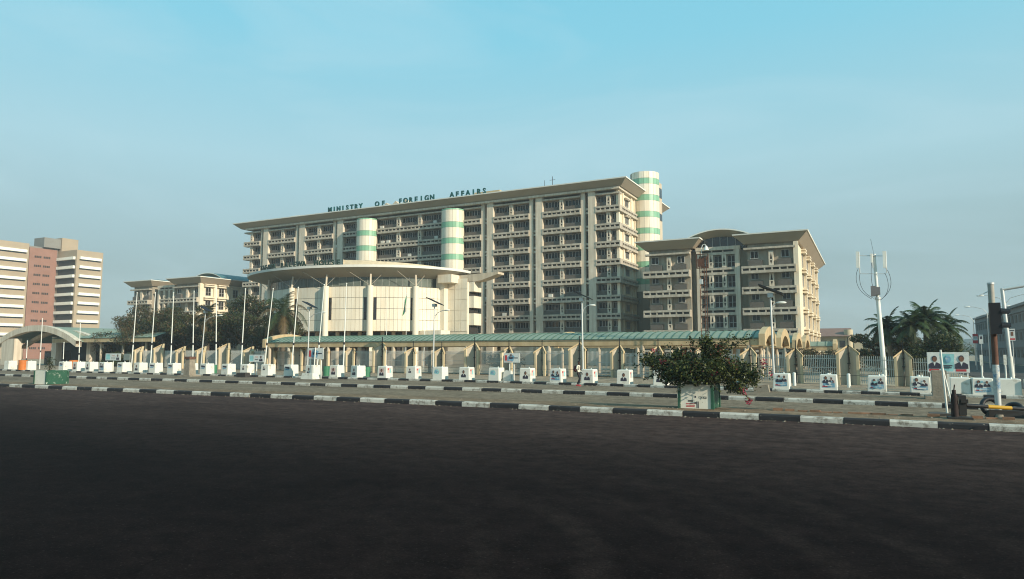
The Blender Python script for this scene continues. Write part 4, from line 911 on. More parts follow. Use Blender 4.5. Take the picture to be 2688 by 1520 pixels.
def solar_lamp(u, v, zt, du, label, armd=1.9):
    t = thing('solar_street_lamp', label, 'street lamp', (u, v, .14), 0, 'solar street lamps before the fence')
    MB().tube((u, v, .14), (u + du, v, zt), .085, .06, 12).build('pole', polem, t)
    M_ = Matrix.Rotation(R(24), 4, 'Y') @ Matrix.Rotation(R(-6), 4, 'X')
    b = MB(); b.obox((u + du + .05, v, zt + .22), .85, .45, .03, tilt=M_); pn = b.build('solar_panel', panelm, t)
    b = MB()
    for s in (-1, 1):
        c = M_ @ Vector((0, .46 * s, 0)); b.obox(Vector((u + du + .05, v, zt + .22)) + c, .88, .025, .04, tilt=M_)
        c = M_ @ Vector((.87 * s, 0, 0)); b.obox(Vector((u + du + .05, v, zt + .22)) + c, .025, .44, .04, tilt=M_)
    b.build('panel_frame', blackm, pn)
    MB().box(u + du - .18, u + du + .18, v - .2, v + .2, zt - .32, zt - .02).build('battery_box', polem, t)
    za = zt - 1.3; q = [(u + du * .85, v, za), (u + du + armd * .35, v, za + .38), (u + du + armd * .8, v, za + .58), (u + du + armd, v, za + .6)]
    MB().path(q, .035, 8).tube((u + du * .8, v, za - .3), (u + du + armd * .3, v, za + .33), .022, n=6).build('arm', polem, t)
    MB().sphere((u + du + armd + .25, v, za + .58), .36, .16, .1, 10, 6).build('lamp_head', polewhite, t)
solar_lamp(-57.14, 59.87, 7.6, .08, 'solar street lamp standing behind the double campaign board')
solar_lamp(-39.22, 58.68, 7.3, .1, 'solar street lamp in front of the bright right half of the oval hall', 1.25)
solar_lamp(-22.44, 57.08, 7.2, -.06, 'solar street lamp rising beside a tall fence pillar before the office bays', .7)
solar_lamp(-6.13, 52.27, 6.6, -.05, 'solar street lamp before the vaulted shelter ends', .45)
solar_lamp(-77.38, 61.8, 7.8, .5, 'solar street lamp against the dark leafy trees', 2.6)
# lattice mast
lmst = thing('lattice_mast', 'rusty lattice ladder mast with a lamp and boxes on top', 'mast', (-12.5, 60.3, 0))
b = MB(); L_ = [(-12.78, 60.1), (-12.22, 60.1), (-12.5, 60.55)]
for x, y in L_: b.tube((x, y, 0), (x, y, 10.6), .035, n=6)
k = 0; z = .4
while z < 10.4:
    for i in range(3):
        p, q = L_[i], L_[(i + 1) % 3]; b.tube((p[0], p[1], z), (q[0], q[1], z), .014, n=4)
        if k % 2 == 0: b.tube((p[0], p[1], z), (q[0], q[1], z + .55), .012, n=4)
    z += .55; k += 1
b.build('lattice', rust, lmst)
MB().box(-13.0, -12.0, 59.8, 60.0, 9.55, 9.63).box(-13.0, -12.0, 59.8, 60.0, 10.75, 10.8).box(-13.0, -12.95, 59.8, 60, 9.6, 10.8).box(-12.05, -12.0, 59.8, 60, 9.6, 10.8).box(-12.9, -12.35, 59.82, 59.98, 9.7, 10.4).build('cabinet', rust, lmst)
MB().box(-12.75, -12.5, 59.75, 59.95, 8.2, 8.6).build('junction_box', polem, lmst)
MB().path([(-12.6, 60.1, 10.6), (-12.6, 60.1, 11.3), (-12.5, 60.1, 11.6), (-12.3, 60.1, 11.65), (-12.2, 60.1, 11.5)], .03, 6).build('lamp_bracket', polewhite, lmst)
MB().tube((-12.2, 60.1, 11.5), (-12.2, 60.1, 11.12), .08, .24, 12).build('lamp_shade', polewhite, lmst)
# antenna mast
am = thing('antenna_mast', 'pale leaning antenna mast with three panel aerials and drooping cables', 'mast', (1.0, 65.9, 0))
v = 65.9; X = lambda z: 1.0 - .036 * z
MB().tube((X(0), v, -.05), (X(6.9), v, 6.9), .2, .16, 16).tube((X(6.9), v, 6.9), (X(10.6), v, 10.6), .13, .12, 16).build('shaft', polewhite, am)
MB().tube((X(6.8), v, 6.8), (X(7.0), v, 7.0), .24, n=14).tube((X(10.5), v, 10.5), (X(10.68), v, 10.68), .16, n=12).build('collar', polem, am)
MB().tube((-.62, v - .15, 10.62), (1.45, v - .15, 10.45), .035, n=6).tube((-.5, v - .15, 9.05), (1.45, v - .15, 8.95), .025, n=6).build('cross_arm', polem, am)
for i, (u, z0, z1, w) in enumerate(((-.62, 9.55, 10.95, .14), (1.4, 9.45, 10.85, .14), (.42, 9.95, 10.7, .08))):
    p = MB().box(u - w, u + w * .4, v - .35, v - .2, z0, z1).build('panel_aerial', polewhite, am)
    MB().tube((u + w * .7, v - .18, z0 - .45), (u + w * .7, v - .18, z1), .04, n=8).box(u - w * .4, u + w * .8, v - .2, v - .12, z1 - .25, z1 - .05).build('aerial_pipe', polem, p)
MB().box(.25, .62, v - .3, v + .25, 7.1, 7.95).box(.62, .95, v - .28, v + .2, 7.2, 7.85).build('equipment_box', mat('grey_box', (0.16, 0.15, 0.15)), am)
b = MB()
for x0, z0, x1, z1, sag in ((-.62, 9.5, .3, 6.85, -.55), (-.5, 9.1, .45, 6.9, -.35), (1.45, 9.4, 1.0, 6.8, .55), (1.35, 9.0, .95, 6.75, .4), (.4, 9.9, .42, 7.9, -.08)):
    P = [(x0 + (x1 - x0) * t + sag * math.sin(math.pi * t ** .8) * .9, v - .2, z0 + (z1 - z0) * t - .35 * math.sin(math.pi * t)) for t in [i / 12 for i in range(13)]]
    b.path(P, .018, 5)
b.build('cables', blackm, am)
MB().tube((X(10.6), v, 10.6), (X(10.6) - .2, v, 12.0), .012, n=5).build('whip_aerial', blackm, am)
# ================================================================ BOARDS, DRUMS, BOLLARDS
def board(u0, u1, v, z0, z1, kind, posts, label, zb=.14):
    t = thing('campaign_board', label, 'board', ((u0 + u1) / 2, v, zb))
    MB().box(u0, u1, v, v + .04, z0, z1).build('panel', paper, t)
    put('poster', poster_mesh(kind, u1 - u0 - .04, z1 - z0 - .04), t, (u0 + .02, v, z0 + .02))
    for x in posts: MB().box(x - .035, x + .035, v + .05, v + .12, zb, z1 - .05).build('post', polewhite, t)
    return t
board(-80.72, -77.86, 51.2, 1.42, 2.24, 'w', (-79.3,), 'wide campaign board on one post before the dark canopy')
board(-55.1, -53.08, 49.6, 1.42, 2.14, 'w', (-54.1,), 'pale campaign board with a portrait at its end, on one post')
t = board(-45.3, -43.5, 47.5, 1.76, 2.76, 'm', (-45.1, -43.8), 'double campaign board fixed to three posts above a broken block', 0.0)
MB().tube((-44.5, 47.4, 0), (-44.35, 47.4, 2.8), .05, n=8).build('post', polewhite, t)
board(-26.15, -24.78, 49.3, 1.55, 2.3, 'm', (-25.7, -25.3), 'campaign board with a red and blue print leaning over a cube')
bb = board(2.9, 4.95, 46.8, 1.22, 2.38, '2', (3.05, 4.85), 'large campaign board with two suited portraits beside the concrete pillar')
t = thing('notice_board', 'small grey notice board beside the wide campaign board', 'board', (-81.4, 54.3, .14))
MB().box(-82.0, -80.8, 54.3, 54.36, 1.4, 2.2).build('panel', mat('grey_board', (0.2, 0.23, 0.21)), t)
for x in (-81.9, -80.9): MB().box(x - .03, x + .03, 54.37, 54.43, .14, 2.1).build('post', polem, t)
drum_m, drum_o = mat('drum_green', (0.04, 0.17, 0.09), rough=0.5, var=0.2), mat('drum_orange', (0.52, 0.15, 0.025), rough=0.5, var=0.15)
DRUMS = []; BOLS = []
def drum_thing(u, v, m, label, group, h=.9, r=.31):
    t = thing('steel_drum', label, 'drum', (u, v, .14), 0, group)
    MB().tube((u, v, .14), (u, v, .14 + h), r, n=20).build('body', m, t)
    for k in (0.02, .33, .66, .97): MB().tube((u, v, .14 + h * k - .02), (u, v, .14 + h * k + .02), r * 1.035, n=20).build('hoop', m, t)
    return t
for u in (-72.3, -62.2, -57.6, -46.2, -41.2, -39.6): DRUMS.append((u, drum_thing(u, lerp(K3, u) + 2.6, drum_m, 'green steel drum behind the white cubes', 'green drums behind the cubes'), ''))
drum_thing(-96.2, 50.3, drum_o, 'tall orange drum beside a plain white cube', 'orange drums', 1.25, .5)
drum_thing(-89.0, 52.4, drum_o, 'tall orange drum behind the left planter', 'orange drums', 1.25, .5)
for u in (-17.6, -10.2, -8.0, -4.6, -2.5, -1.3, 0.6, 2.5):
    v = lerp(FN, u) - 4.2; t = thing('bollard', 'short white round bollard on the pavement before the fence', 'bollard', (u, v, .14), 0, 'white bollards'); BOLS.append((u, t, ''))
    MB().tube((u, v, .14), (u, v, .98), .11, .105, 14).build('shaft', polewhite, t); MB().sphere((u, v, .98), .105, .105, .05, 12, 6).build('cap', polewhite, t)
b = MB(); us = [-60 + i * 2 for i in range(33)]
b.path([(u, lerp(FN, u) - 4.2, .9 + .03 * math.sin(u * 1.7)) for u in us if u < 4], .012, 4)
tag(b.build('cable', blackm), 'thin dark cable strung along the pavement at bollard height', 'cable')
conc = mat('rough_concrete', (0.24, 0.205, 0.155), var=0.25, scale=2.5, bump=0.6, bscale=12)
t = thing('concrete_stump', 'stained concrete stump with a capped top standing before the cubes', 'stump', (-60.3, 46.9, 0))
MB().frus((-60.75, -59.85, 46.5, 47.3), (-60.6, -60.0, 46.6, 47.2), 0.0, 1.7).build('shaft', conc, t); MB().box(-60.68, -59.92, 46.52, 47.28, 1.7, 1.95).build('cap', rust, t)
MB().box(-61.2, -59.4, 46.2, 47.5, 0, .12).build('base', conc, t)
t = thing('concrete_pillar', 'square concrete gate pillar beside the large two portrait board', 'pillar', (3.1, 41.8, 0))
MB().box(2.75, 3.4, 41.6, 42.2, 0, 1.45).build('shaft', conc, t); MB().box(3.4, 3.52, 41.62, 42.2, .0, 1.25).build('buttress', whitepaint, t); MB().box(2.4, 3.7, 41.3, 42.3, 0, .16).build('base', conc, t)
def rubble(name, u, v, w, d, h, label, m=None, z=0):
    b = MB(); r2 = random.Random(int(u * 100)); p = []
    for zz, k in ((0, 1), (h, .86)):
        for x, y in ((-1, -1), (1, -1), (1, 1), (-1, 1)): p.append((u + x * w / 2 * k * r2.uniform(.85, 1.1), v + y * d / 2 * k * r2.uniform(.85, 1.1), z + zz * r2.uniform(.85, 1.1)))
    b.idx(p, [(3, 2, 1, 0), (4, 5, 6, 7), (0, 1, 5, 4), (1, 2, 6, 5), (2, 3, 7, 6), (3, 0, 4, 7)])
    return tag(b.build(name, m or conc), label, 'block')
rubble('broken_block', -44.4, 46.9, 1.5, .8, .5, 'broken pale block at the foot of the double campaign board', whitepaint)
rubble('broken_block', -53.6, 47.6, 1.3, .6, .45, 'low dark stone block lying between two cubes', dark)
rubble('broken_block', -5.9, 44.2, 1.0, .7, .42, 'rough concrete lump lying in the lane beside a cube')
rubble('broken_block', -25.4, 48.6, .7, .5, .8, 'pale concrete footing under the red and blue campaign board', whitepaint, .14)
# ================================================================ PLANTERS
pl_green = mat('planter_green', (0.022, 0.085, 0.05), rough=0.5, var=0.2, dirt=(0.55, 0.58, 0.5), dirt_amt=0.22, dirt_scale=4)
pl_white = mat('planter_white', (0.76, 0.72, 0.60), var=0.08, dirt=(0.14, 0.12, 0.10), dirt_amt=0.08, dirt_scale=4.5)
def planter(cu, cv, w, h, label):
    t = thing('planter', label, 'planter', (cu, cv, .17)); r = w / 2; z0 = .17
    for nm, a, m in (('front', (cu - r + .06, cu + r - .06, cv - r, cv - r + .09), pl_white), ('back', (cu - r + .06, cu + r - .06, cv + r - .09, cv + r), pl_white), ('side', (cu + r - .09, cu + r, cv - r + .06, cv + r - .06), pl_green), ('side', (cu - r, cu - r + .09, cv - r + .06, cv + r - .06), pl_green)):
        MB().box(*a, z0 + .01, z0 + h).build(nm + '_panel', m, t)
    for x in (-1, 1):
        for y in (-1, 1): MB().box(cu + x * r - .055 - .02 * x, cu + x * r + .055 - .02 * x, cv + y * r - .055 - .02 * y, cv + y * r + .055 - .02 * y, z0, z0 + h - .03).build('corner_post', pl_green, t)
    MB().box(cu - r + .095, cu + r - .095, cv - r + .095, cv + r - .095, z0, z0 + h - .1).build('soil', soil, t); return t
pl = planter(-6.15, 28.25, 1.32, .94, 'square white fronted planter holding the flowering bush')
b = MB(); yf = 28.25 - .66 - .004
def mark(x0, x1, z0, z1, m): b.face([(-6.15 + x, yf, z) for x, z in ((x0, z0), (x1, z0), (x1, z1), (x0, z1))], m)
for i, (x, w) in enumerate(((.12, .04), (.17, .05), (.23, .04), (.28, .035), (.325, .035), (.37, .05))):
    mark(x, x + w, .58, .595, 0); mark(x, x + w, .64, .655, 0); mark(x, x + .012, .595, .64, 0)
    if i % 2: mark(x + w - .012, x + w, .595, .64, 0)
mark(-.04, .02, .6, .67, 1); mark(.03, .065, .2, .46, 1); mark(.085, .115, .2, .46, 1)
for z in (.24, .29, .35): mark(-.38, -.04, z, z + .028, 2)
mark(-.3, -.1, .44, .5, 3); mark(-.05, .02, .36, .44, 3)
b.build('painted_marks', [blackm, ink_suit, ink_red, mat('flaked_paint', (0.12, 0.1, 0.09))], pl, recalc=False)
planter(-50.9, 28.5, 1.45, .96, 'worn square planter, green on its sunny side, with a stub of plant')
# ================================================================ PLANTS
def rv(s=1.0): return Vector((rnd.gauss(0, s), rnd.gauss(0, s), rnd.gauss(0, s)))
def leaf(b, p, n, size, m=0, asp=.5):
    n = n.normalized(); t = n.orthogonal().normalized(); t = Matrix.Rotation(rnd.uniform(0, 6.28), 3, n) @ t; s = n.cross(t)
    a, c = t * size, s * size * asp
    b.face([p - a, p + c * .9 - a * .1, p + a, p - c * .9 - a * .1], m)
def cloud(b, blobs, count, size, m=(0,), shell=.55, up=.4, asp=.5):
    tot = sum(r[3] * r[4] for r in blobs)
    for (x, y, z, rx, rz) in blobs:
        for _ in range(int(count * rx * rz / tot)):
            d = rv().normalized(); k = shell + (1 - shell) * rnd.random() ** .6
            k *= 1 + .22 * math.sin(5 * d.x + 3 * d.z + x) * math.sin(4 * d.y + y)
            p = Vector((x + d.x * rx * k, y + d.y * rx * k, z + d.z * rz * k))
            leaf(b, p, rv() + Vector((0, 0, up)), size * rnd.uniform(.6, 1.3), rnd.choice(m), asp)
def limb(b, p, q, r0, r1, n=6, wob=.06):
    P = [Vector(p)]; L = (Vector(q) - Vector(p)).length
    for i in range(1, n): P.append(Vector(p).lerp(Vector(q), i / n) + rv(L * wob * .5))
    P.append(Vector(q)); b.path(P, [r0 + (r1 - r0) * i / n for i in range(n + 1)], 6)
def broadleaf(u, v, label, height, rad, nclump, mats, nleaf, lsize, trunk=3.0, flat=.45, group=None, seed=1, low=.35):
    global rnd
    old = rnd; rnd = random.Random(seed)
    t = thing('broadleaf_tree', label, 'tree', (u, v, 0), 0, group)
    tb = MB(); top = Vector((u + rnd.uniform(-.3, .3), v, trunk)); limb(tb, (u, v, -.05), top, .32, .24)
    blobs = []
    for i in range(nclump):
        a = 2 * math.pi * (i * .618 + rnd.uniform(-.05, .05)); k = math.sqrt((i + .5) / nclump)
        x, y = u + rad * k * math.cos(a), v + rad * .75 * k * math.sin(a); z = height * (1 - flat * k * k * rnd.uniform(.5, 1.1)) - rnd.uniform(0, height * low * (1 - .3 * k))
        r = rad * rnd.uniform(.2, .33); blobs.append((x, y, z - r * .5, r, r * rnd.uniform(.42, .62)))
        if i % 2 == 0: limb(tb, top + rv(.05), (x, y, z - r * .6), .12, .035, 5, .12)
    tb.build('trunk', bark, t)
    cb = MB(); cloud(cb, blobs, nleaf, lsize, tuple(range(len(mats))), .25, .5)
    cb.build('crown', mats, t, recalc=False); rnd = old; return t
lf_a = leafmat('leaf_olive', (0.030, 0.036, 0.012), (0.088, 0.090, 0.030), .9)
lf_b = leafmat('leaf_brown', (0.060, 0.038, 0.018), (0.13, 0.085, 0.038), .9)
lf_c = leafmat('leaf_deep', (0.016, 0.030, 0.010), (0.055, 0.075, 0.024), 1.2)
lf_d = leafmat('leaf_bright', (0.035, 0.060, 0.015), (0.080, 0.110, 0.030), 1.5)
broadleaf(-113.5, 80, 'broad brownish feathery tree beside the gatehouse canopy', 11.6, 9.5, 34, [lf_a, lf_b, lf_b, lf_c], 34000, .17, 3.2, .5, seed=3, low=.6)
broadleaf(-101.5, 79, 'wide olive brown tree below the low cream wing', 12.0, 7.5, 28, [lf_a, lf_b, lf_c], 28000, .17, 3.0, .4, seed=5, low=.6)
broadleaf(-88.0, 79, 'dense dark green tree against the oval hall wall', 12.0, 7.2, 30, [lf_c, lf_a, lf_c, lf_b], 26000, .165, 3.0, .35, seed=8, low=.5)
broadleaf(-79.8, 77, 'small dark tree leaning towards the fan palm', 8.6, 4.6, 18, [lf_c, lf_a, lf_b], 12000, .14, 2.0, .4, seed=11, low=.5)
def shrub(u, v, w, h, label, mats, n, size, group=None, seed=2, name='shrub', d=None):
    global rnd
    old = rnd; rnd = random.Random(seed); t = thing(name, label, 'shrub', (u, v, 0), 0, group); d = d or w * .6
    sb = MB(); blobs = []
    for i in range(14):
        x, y = u + rnd.uniform(-.5, .5) * w, v + rnd.uniform(-.5, .5) * d; z = h * rnd.uniform(.25, .72); blobs.append((x, y, z, min(w, h * 1.3) * .28, h * .26)); limb(sb, (u + (x - u) * .3, y, -.06), (x, y, z), .06, .02, 3)
    sb.build('stems', bark, t); cb = MB(); cloud(cb, blobs, n, size, tuple(range(len(mats))), .3, .4); cb.build('foliage', mats, t, recalc=False); rnd = old; return t
shrub(-104, 72.5, 16, 2.6, 'long dark hedge mass under the brownish trees', [lf_c, lf_a], 9000, .15, seed=21, d=3)
shrub(-86, 71.5, 14, 3.4, 'tall dark undergrowth at the foot of the dense tree', [lf_c, lf_a, lf_b], 11000, .15, seed=22, d=3)
shrub(-93, 57.0, 7.5, 1.4, 'low clipped dark hedge near the orange drum', [lf_c], 2500, .1, seed=23, d=2)
shrub(-34.0, 64, 3.5, 2.8, 'bright green bush showing through the fence bars', [lf_d, lf_a], 1800, .14, seed=24)
def palm(u, v, label, h, nf, fl, r0, mats, lean=(0, 0), group=None, seed=4, droop=1.0, dry=False, trunk_m=None, fall=1.95):
    global rnd
    old = rnd; rnd = random.Random(seed); t = thing('palm_tree', label, 'palm', (u, v, 0), 0, group)
    P = [(u + lean[0] * (i / 8) ** 1.5, v + lean[1] * (i / 8) ** 1.5, -.05 + h * i / 8) for i in range(9)]
    b = MB(); b.path(P, [r0 * (1.25 - .35 * i / 8) for i in range(9)], 10)
    for i in range(int(h / .28)): z = .14 + i * .28; k = z / h; b.tube((u + lean[0] * k ** 1.5, v + lean[1] * k ** 1.5, z), (u + lean[0] * k ** 1.5, v + lean[1] * k ** 1.5, z + .05), r0 * (1.32 - .35 * k), n=10)
    b.build('trunk', trunk_m or bark, t); top = Vector(P[-1])
    for i in range(nf):
        a = 2.4 * i + rnd.uniform(-.2, .2); el_ = 1.4 - fall * (i / (nf - 1)) ** .85; L = fl * rnd.uniform(.85, 1.1)
        d = Vector((math.cos(a) * math.cos(el_), math.sin(a) * math.cos(el_), math.sin(el_))); b = MB(); p = top.copy(); pts = [p.copy()]; nseg = 11
        for s in range(nseg): p = p + d * (L / nseg); d = (d + Vector((0, 0, -.14 * droop * (1 + .6 * s / nseg)))).normalized(); pts.append(p.copy())
        b.path(pts, [.035 * (1 - .85 * s / nseg) + .004 for s in range(nseg + 1)], 4, 0)
        for s in range(2, nseg * 3 + 1):
            f = s / 3; j = min(nseg - 1, int(f)); q = pts[j].lerp(pts[j + 1], f - j); dd = (pts[j + 1] - pts[j]).normalized(); side = dd.cross(Vector((0, 0, 1)))
            if side.length < .05: side = Vector((1, 0, 0))
            side.normalize(); ll = L * .23 * math.sin(math.pi * min(.97, .12 + .86 * f / nseg)) + .08
            for sg_ in (-1, 1):
                tip = q + (side * sg_ + dd * .55 + Vector((0, 0, -.35 - .3 * rnd.random()))).normalized() * ll * rnd.uniform(.85, 1.1); w = dd * .06
                b.face([q - w, q + w, tip + w * .2, tip - w * .2], 0)
        b.build('frond', mats[i % len(mats)] if not dry or i < nf * .75 else mats[-1], t, recalc=False)
    rnd = old; return t
pm1 = leafmat('palm_green', (0.030, 0.055, 0.018), (0.065, 0.095, 0.030), 1.5); pm2 = leafmat('palm_dry', (0.10, 0.065, 0.028), (0.17, 0.12, 0.05), 2); pm3 = leafmat('palm_deep', (0.024, 0.036, 0.014), (0.052, 0.062, 0.024), 1.5)
grey_bark = mat('palm_bark', (0.19, 0.15, 0.10), var=0.2, scale=3)
palm(-73.5, 72, 'lone grey trunked palm with drooping fronds before the oval hall', 8.0, 20, 4.8, .3, [pm3, pm3, pm1, pm2], (.1, 0), seed=31, droop=1.35, dry=True, trunk_m=bark)
palm(-92.0, 74.5, 'shaggy dry palm half hidden between the dark trees', 8.0, 14, 3.6, .3, [pm3, pm2, pm2], (0, 0), seed=33, droop=1.7, dry=True)
palm(4.9, 80, 'tallest smooth trunked royal palm of the clump with an upright spear leaf', 5.5, 26, 2.8, .22, [pm1, pm1, pm3], (.1, 0), seed=41, trunk_m=grey_bark, droop=1.0, fall=1.6)
palm(4.0, 79, 'royal palm of the clump with a pale smooth trunk, slightly shorter', 5.0, 24, 2.6, .21, [pm1, pm3], (-.2, 0), seed=42, trunk_m=grey_bark, droop=1.0, fall=1.6)
palm(1.9, 81, 'royal palm of the clump standing nearest the antenna mast', 4.9, 24, 2.5, .2, [pm3, pm1], (-.3, 0), seed=43, trunk_m=grey_bark, droop=1.0, fall=1.6)
palm(6.6, 84, 'royal palm behind the clump leaning over the side street', 4.8, 22, 2.6, .2, [pm1, pm3], (.35, 0), seed=44, trunk_m=grey_bark, droop=1.0, fall=1.6)
shrub(5.7, 77.5, 3.8, 4.6, 'rounded dark bush at the street corner below the palms', [lf_c, lf_c, lf_a], 10000, .13, seed=51)
broadleaf(1.6, 86, 'dark feathery tree behind the antenna mast', 6.2, 3.4, 18, [lf_c, lf_c, lf_b], 9000, .14, 1.4, .4, seed=52, low=.6)
shrub(-3.5, 88, 9.0, 3.0, 'reddish brown hedge stretching behind the fence towards the palms', [lf_b, lf_a, lf_b], 5000, .14, seed=53, d=4)
shrub(-1.0, 100, 16, 3.3, 'far brown scrub line beneath the pale low house', [lf_b, lf_a], 4000, .18, seed=54, d=4)
# flowering bush: dense heart, long arching sprays, pink bracts
bu, bv = -6.15, 28.2
bush = thing('flowering_bush', 'sprawling bush with arching sprays and pink flowers spilling from the planter', 'bush', (bu, bv, 1.0))
old_r = rnd; rnd = random.Random(77)
blobs = [(bu, bv - .1, 1.7, 1.35, .66), (bu - .6, bv - .5, 1.55, .8, .45), (bu + .9, bv - .4, 1.6, .75, .5), (bu - 1.2, bv - .1, 1.85, .8, .42), (bu + 1.2, bv + .1, 1.7, .85, .5), (bu + .2, bv - .6, 1.5, .8, .45), (bu - .7, bv + .3, 2.2, .6, .35), (bu + .6, bv + .1, 2.35, .6, .42), (bu - 1.9, bv, 2.05, .5, .28), (bu + 1.9, bv, 1.45, .5, .4), (bu + .3, bv, 2.75, .35, .3), (bu - 1.0, bv - .4, 1.35, .55, .3), (bu + 1.5, bv - .3, 1.1, .45, .35)]
bl1 = leafmat('bush_dark', (0.008, 0.016, 0.005), (0.030, 0.048, 0.012), 3); bl2 = leafmat('bush_light', (0.050, 0.062, 0.014), (0.13, 0.14, 0.035), 4)
bl3 = leafmat('bush_red_leaf', (0.10, 0.030, 0.018), (0.17, 0.055, 0.03), 4); flw = leafmat('pink_bract', (0.24, 0.014, 0.035), (0.42, 0.05, 0.09), 6, .35)
cb = MB(); cloud(cb, blobs, 15000, .06, (0, 0, 0, 1, 1), .2, .55, .6)
sb = MB(); sprays = [((-2.6, 0, 2.35), 30), ((-2.75, .2, 1.75), 24), ((-2.2, -.3, 1.25), 20), ((2.7, .1, 1.75), 30), ((2.3, -.3, 1.0), 26), ((1.95, -.4, .55), 30), ((1.5, 0, 3.0), 30), ((2.1, .1, 2.95), 34), ((.4, .1, 3.1), 26), ((-.3, 0, 2.9), 24), ((-1.5, .2, 2.65), 20), ((2.9, -.2, 1.4), 20), ((.9, -.9, .9), 18), ((-.6, -.9, .85), 16), ((1.1, .3, 2.9), 22)]
fb = MB()
for (dx, dy, z1), n in sprays:
    p0 = Vector((bu + dx * .2, bv + dy, 1.6)); p2 = Vector((bu + dx, bv + dy, z1)); p1 = (p0 + p2) / 2 + Vector((-dx * .08, 0, .45 if z1 > 1.2 else .6)); pts = []
    for i in range(13): t_ = i / 12; pts.append(p0 * (1 - t_) ** 2 + p1 * 2 * t_ * (1 - t_) + p2 * t_ ** 2 + rv(.02))
    sb.path(pts, [.02 - .014 * i / 12 for i in range(13)], 5)
    for i in range(n * 4):
        f = 3 + 9 * (i / (n * 4)); j = min(11, int(f)); q = pts[j].lerp(pts[j + 1], f - j) + rv(.075); leaf(cb, q, rv() + Vector((0, 0, .4)), .058 * rnd.uniform(.6, 1.3), rnd.choice((0, 0, 1)), .6)
for (dx, dy, z, r, n) in ((.75, -.75, 1.62, .17, 60), (1.98, -.45, .52, .1, 34), (2.5, -.1, 1.98, .13, 30), (-1.3, -.6, 2.0, .11, 26), (-1.8, 0, 2.45, .09, 14), (1.75, -.4, .9, .12, 26), (2.75, 0, 1.55, .09, 12)):
    for _ in range(n): leaf(fb, Vector((bu + dx, bv + dy, z)) + rv(r * .55), rv(), .045, 0, .8)
rb = MB()
for (dx, dy, z) in ((-.9, -.8, 1.9), (.2, -.95, 1.75), (1.3, -.6, 1.9), (-.2, -.7, 2.4), (1.0, -.5, 2.5), (-1.5, -.5, 1.7)):
    for _ in range(26): leaf(rb, Vector((bu + dx, bv + dy, z)) + rv(.16), rv() + Vector((0, 0, .4)), .05, 0, .6)
sb.build('stems', bark, bush); tag(cb.build('leaves', [bl1, bl2], bush, recalc=False), kind='stuff'); tag(fb.build('flowers', flw, bush, recalc=False), kind='stuff'); tag(rb.build('red_leaves', bl3, bush, recalc=False), kind='stuff')
sp = thing('dead_plant', 'withered stub of leaves in the worn green planter', 'plant', (-50.9, 28.35, 1.1)); cb = MB(); sb = MB()
for i in range(6):
    q = Vector((-50.9, 28.35, 1.0)) + Vector((rnd.uniform(-.5, .5), rnd.uniform(-.3, .3), rnd.uniform(.4, 1.0))); sb.tube((-50.9, 28.35, .95), q, .02, .01, 5)
    for _ in range(22): leaf(cb, q + rv(.13), rv(), .07)
sb.build('stems', bark, sp); cb.build('leaves', pm3, sp, recalc=False); rnd = old_r
# ================================================================ JUNCTION CLUTTER on the right
ts_ = thing('traffic_signal', 'old traffic signal on a poster-wrapped rusty pole beside the barrier', 'traffic light', (4.0, 29.3, .17))
tx, ty = 3.78, 28.65
MB().tube((tx, ty, .1), (tx, ty, 1.0), .095, n=18).build('pole', polem, ts_)
MB().tube((tx, ty, 1.0), (tx, ty, 1.95), .099, n=18).build('pole_wrap', mat('torn_bills', (0.5, 0.5, 0.46), var=0.3, scale=6, dirt=(0.10, 0.22, 0.34), dirt_amt=0.6, dirt_scale=5), ts_)
MB().tube((tx, ty, 1.95), (tx, ty, 3.1), .095, n=18).build('pole_rust', rust, ts_)
MB().tube((tx, ty, 3.1), (tx, ty, 4.7), .095, n=18).build('pole_top', mat('stained_pole', (0.36, 0.34, 0.29), var=0.2, scale=3), ts_)
MB().tube((tx, ty, 4.7), (tx, ty, 4.76), .11, n=18).tube((tx, ty, 4.5), (tx - .42, ty - .05, 4.3), .015, n=5).build('pole_cap', polem, ts_)
hd = MB().box(tx - .12, tx + .2, ty - .32, ty - .1, 2.98, 4.05).build('signal_head', blackm, ts_)
for z in (3.25, 3.72):
    b = MB()
    for i in range(10):
        a0, a1 = math.pi * i / 9 - .25, math.pi * (i + 1) / 9 - .25
        b.face([(tx + .2, ty - .2 + .15 * math.cos(a0), z + .15 * math.sin(a0)), (tx + .2, ty - .2 + .15 * math.cos(a1), z + .15 * math.sin(a1)), (tx + .46, ty - .2 + .14 * math.cos(a1), z - .02 + .14 * math.sin(a1)), (tx + .46, ty - .2 + .14 * math.cos(a0), z - .02 + .14 * math.sin(a0))], 0, True)
    b.build('visor', blackm, hd, recalc=False); MB().tube((tx + .2, ty - .2, z), (tx + .22, ty - .2, z), .12, n=14).build('lens', dark, hd)
MB().tube((tx, ty, .1), (tx, ty, .28), .2, .16, 14).build('base', conc, ts_)
bm = thing('barrier_gate', 'rusty barrier post with a black and yellow boom lying low', 'barrier', (2.5, 27.5, .17))
MB().tube((2.42, 27.45, .17), (2.42, 27.45, .95), .12, .1, 12).tube((2.42, 27.45, .95), (2.42, 27.45, 1.12), .06, n=8).tube((2.42, 27.45, 1.1), (2.45, 27.45, 1.3), .02, n=5).build('post', mat('dark_rust', (0.018, 0.009, 0.008), var=0.4, scale=4), bm)
MB().box(2.55, 2.75, 27.4, 27.62, .3, .95).box(2.6, 2.8, 27.35, 27.6, .7, .82).build('counterweight', dark, bm)
MB().box(2.2, 2.9, 27.2, 27.75, .17, .24).build('base', dark, bm)
P = lambda t: (2.75 + 2.6 * t, 27.55 + .9 * t, .62 - .16 * t); yel = mat('boom_yellow', (0.55, 0.30, 0.02), rough=.5, var=.15)
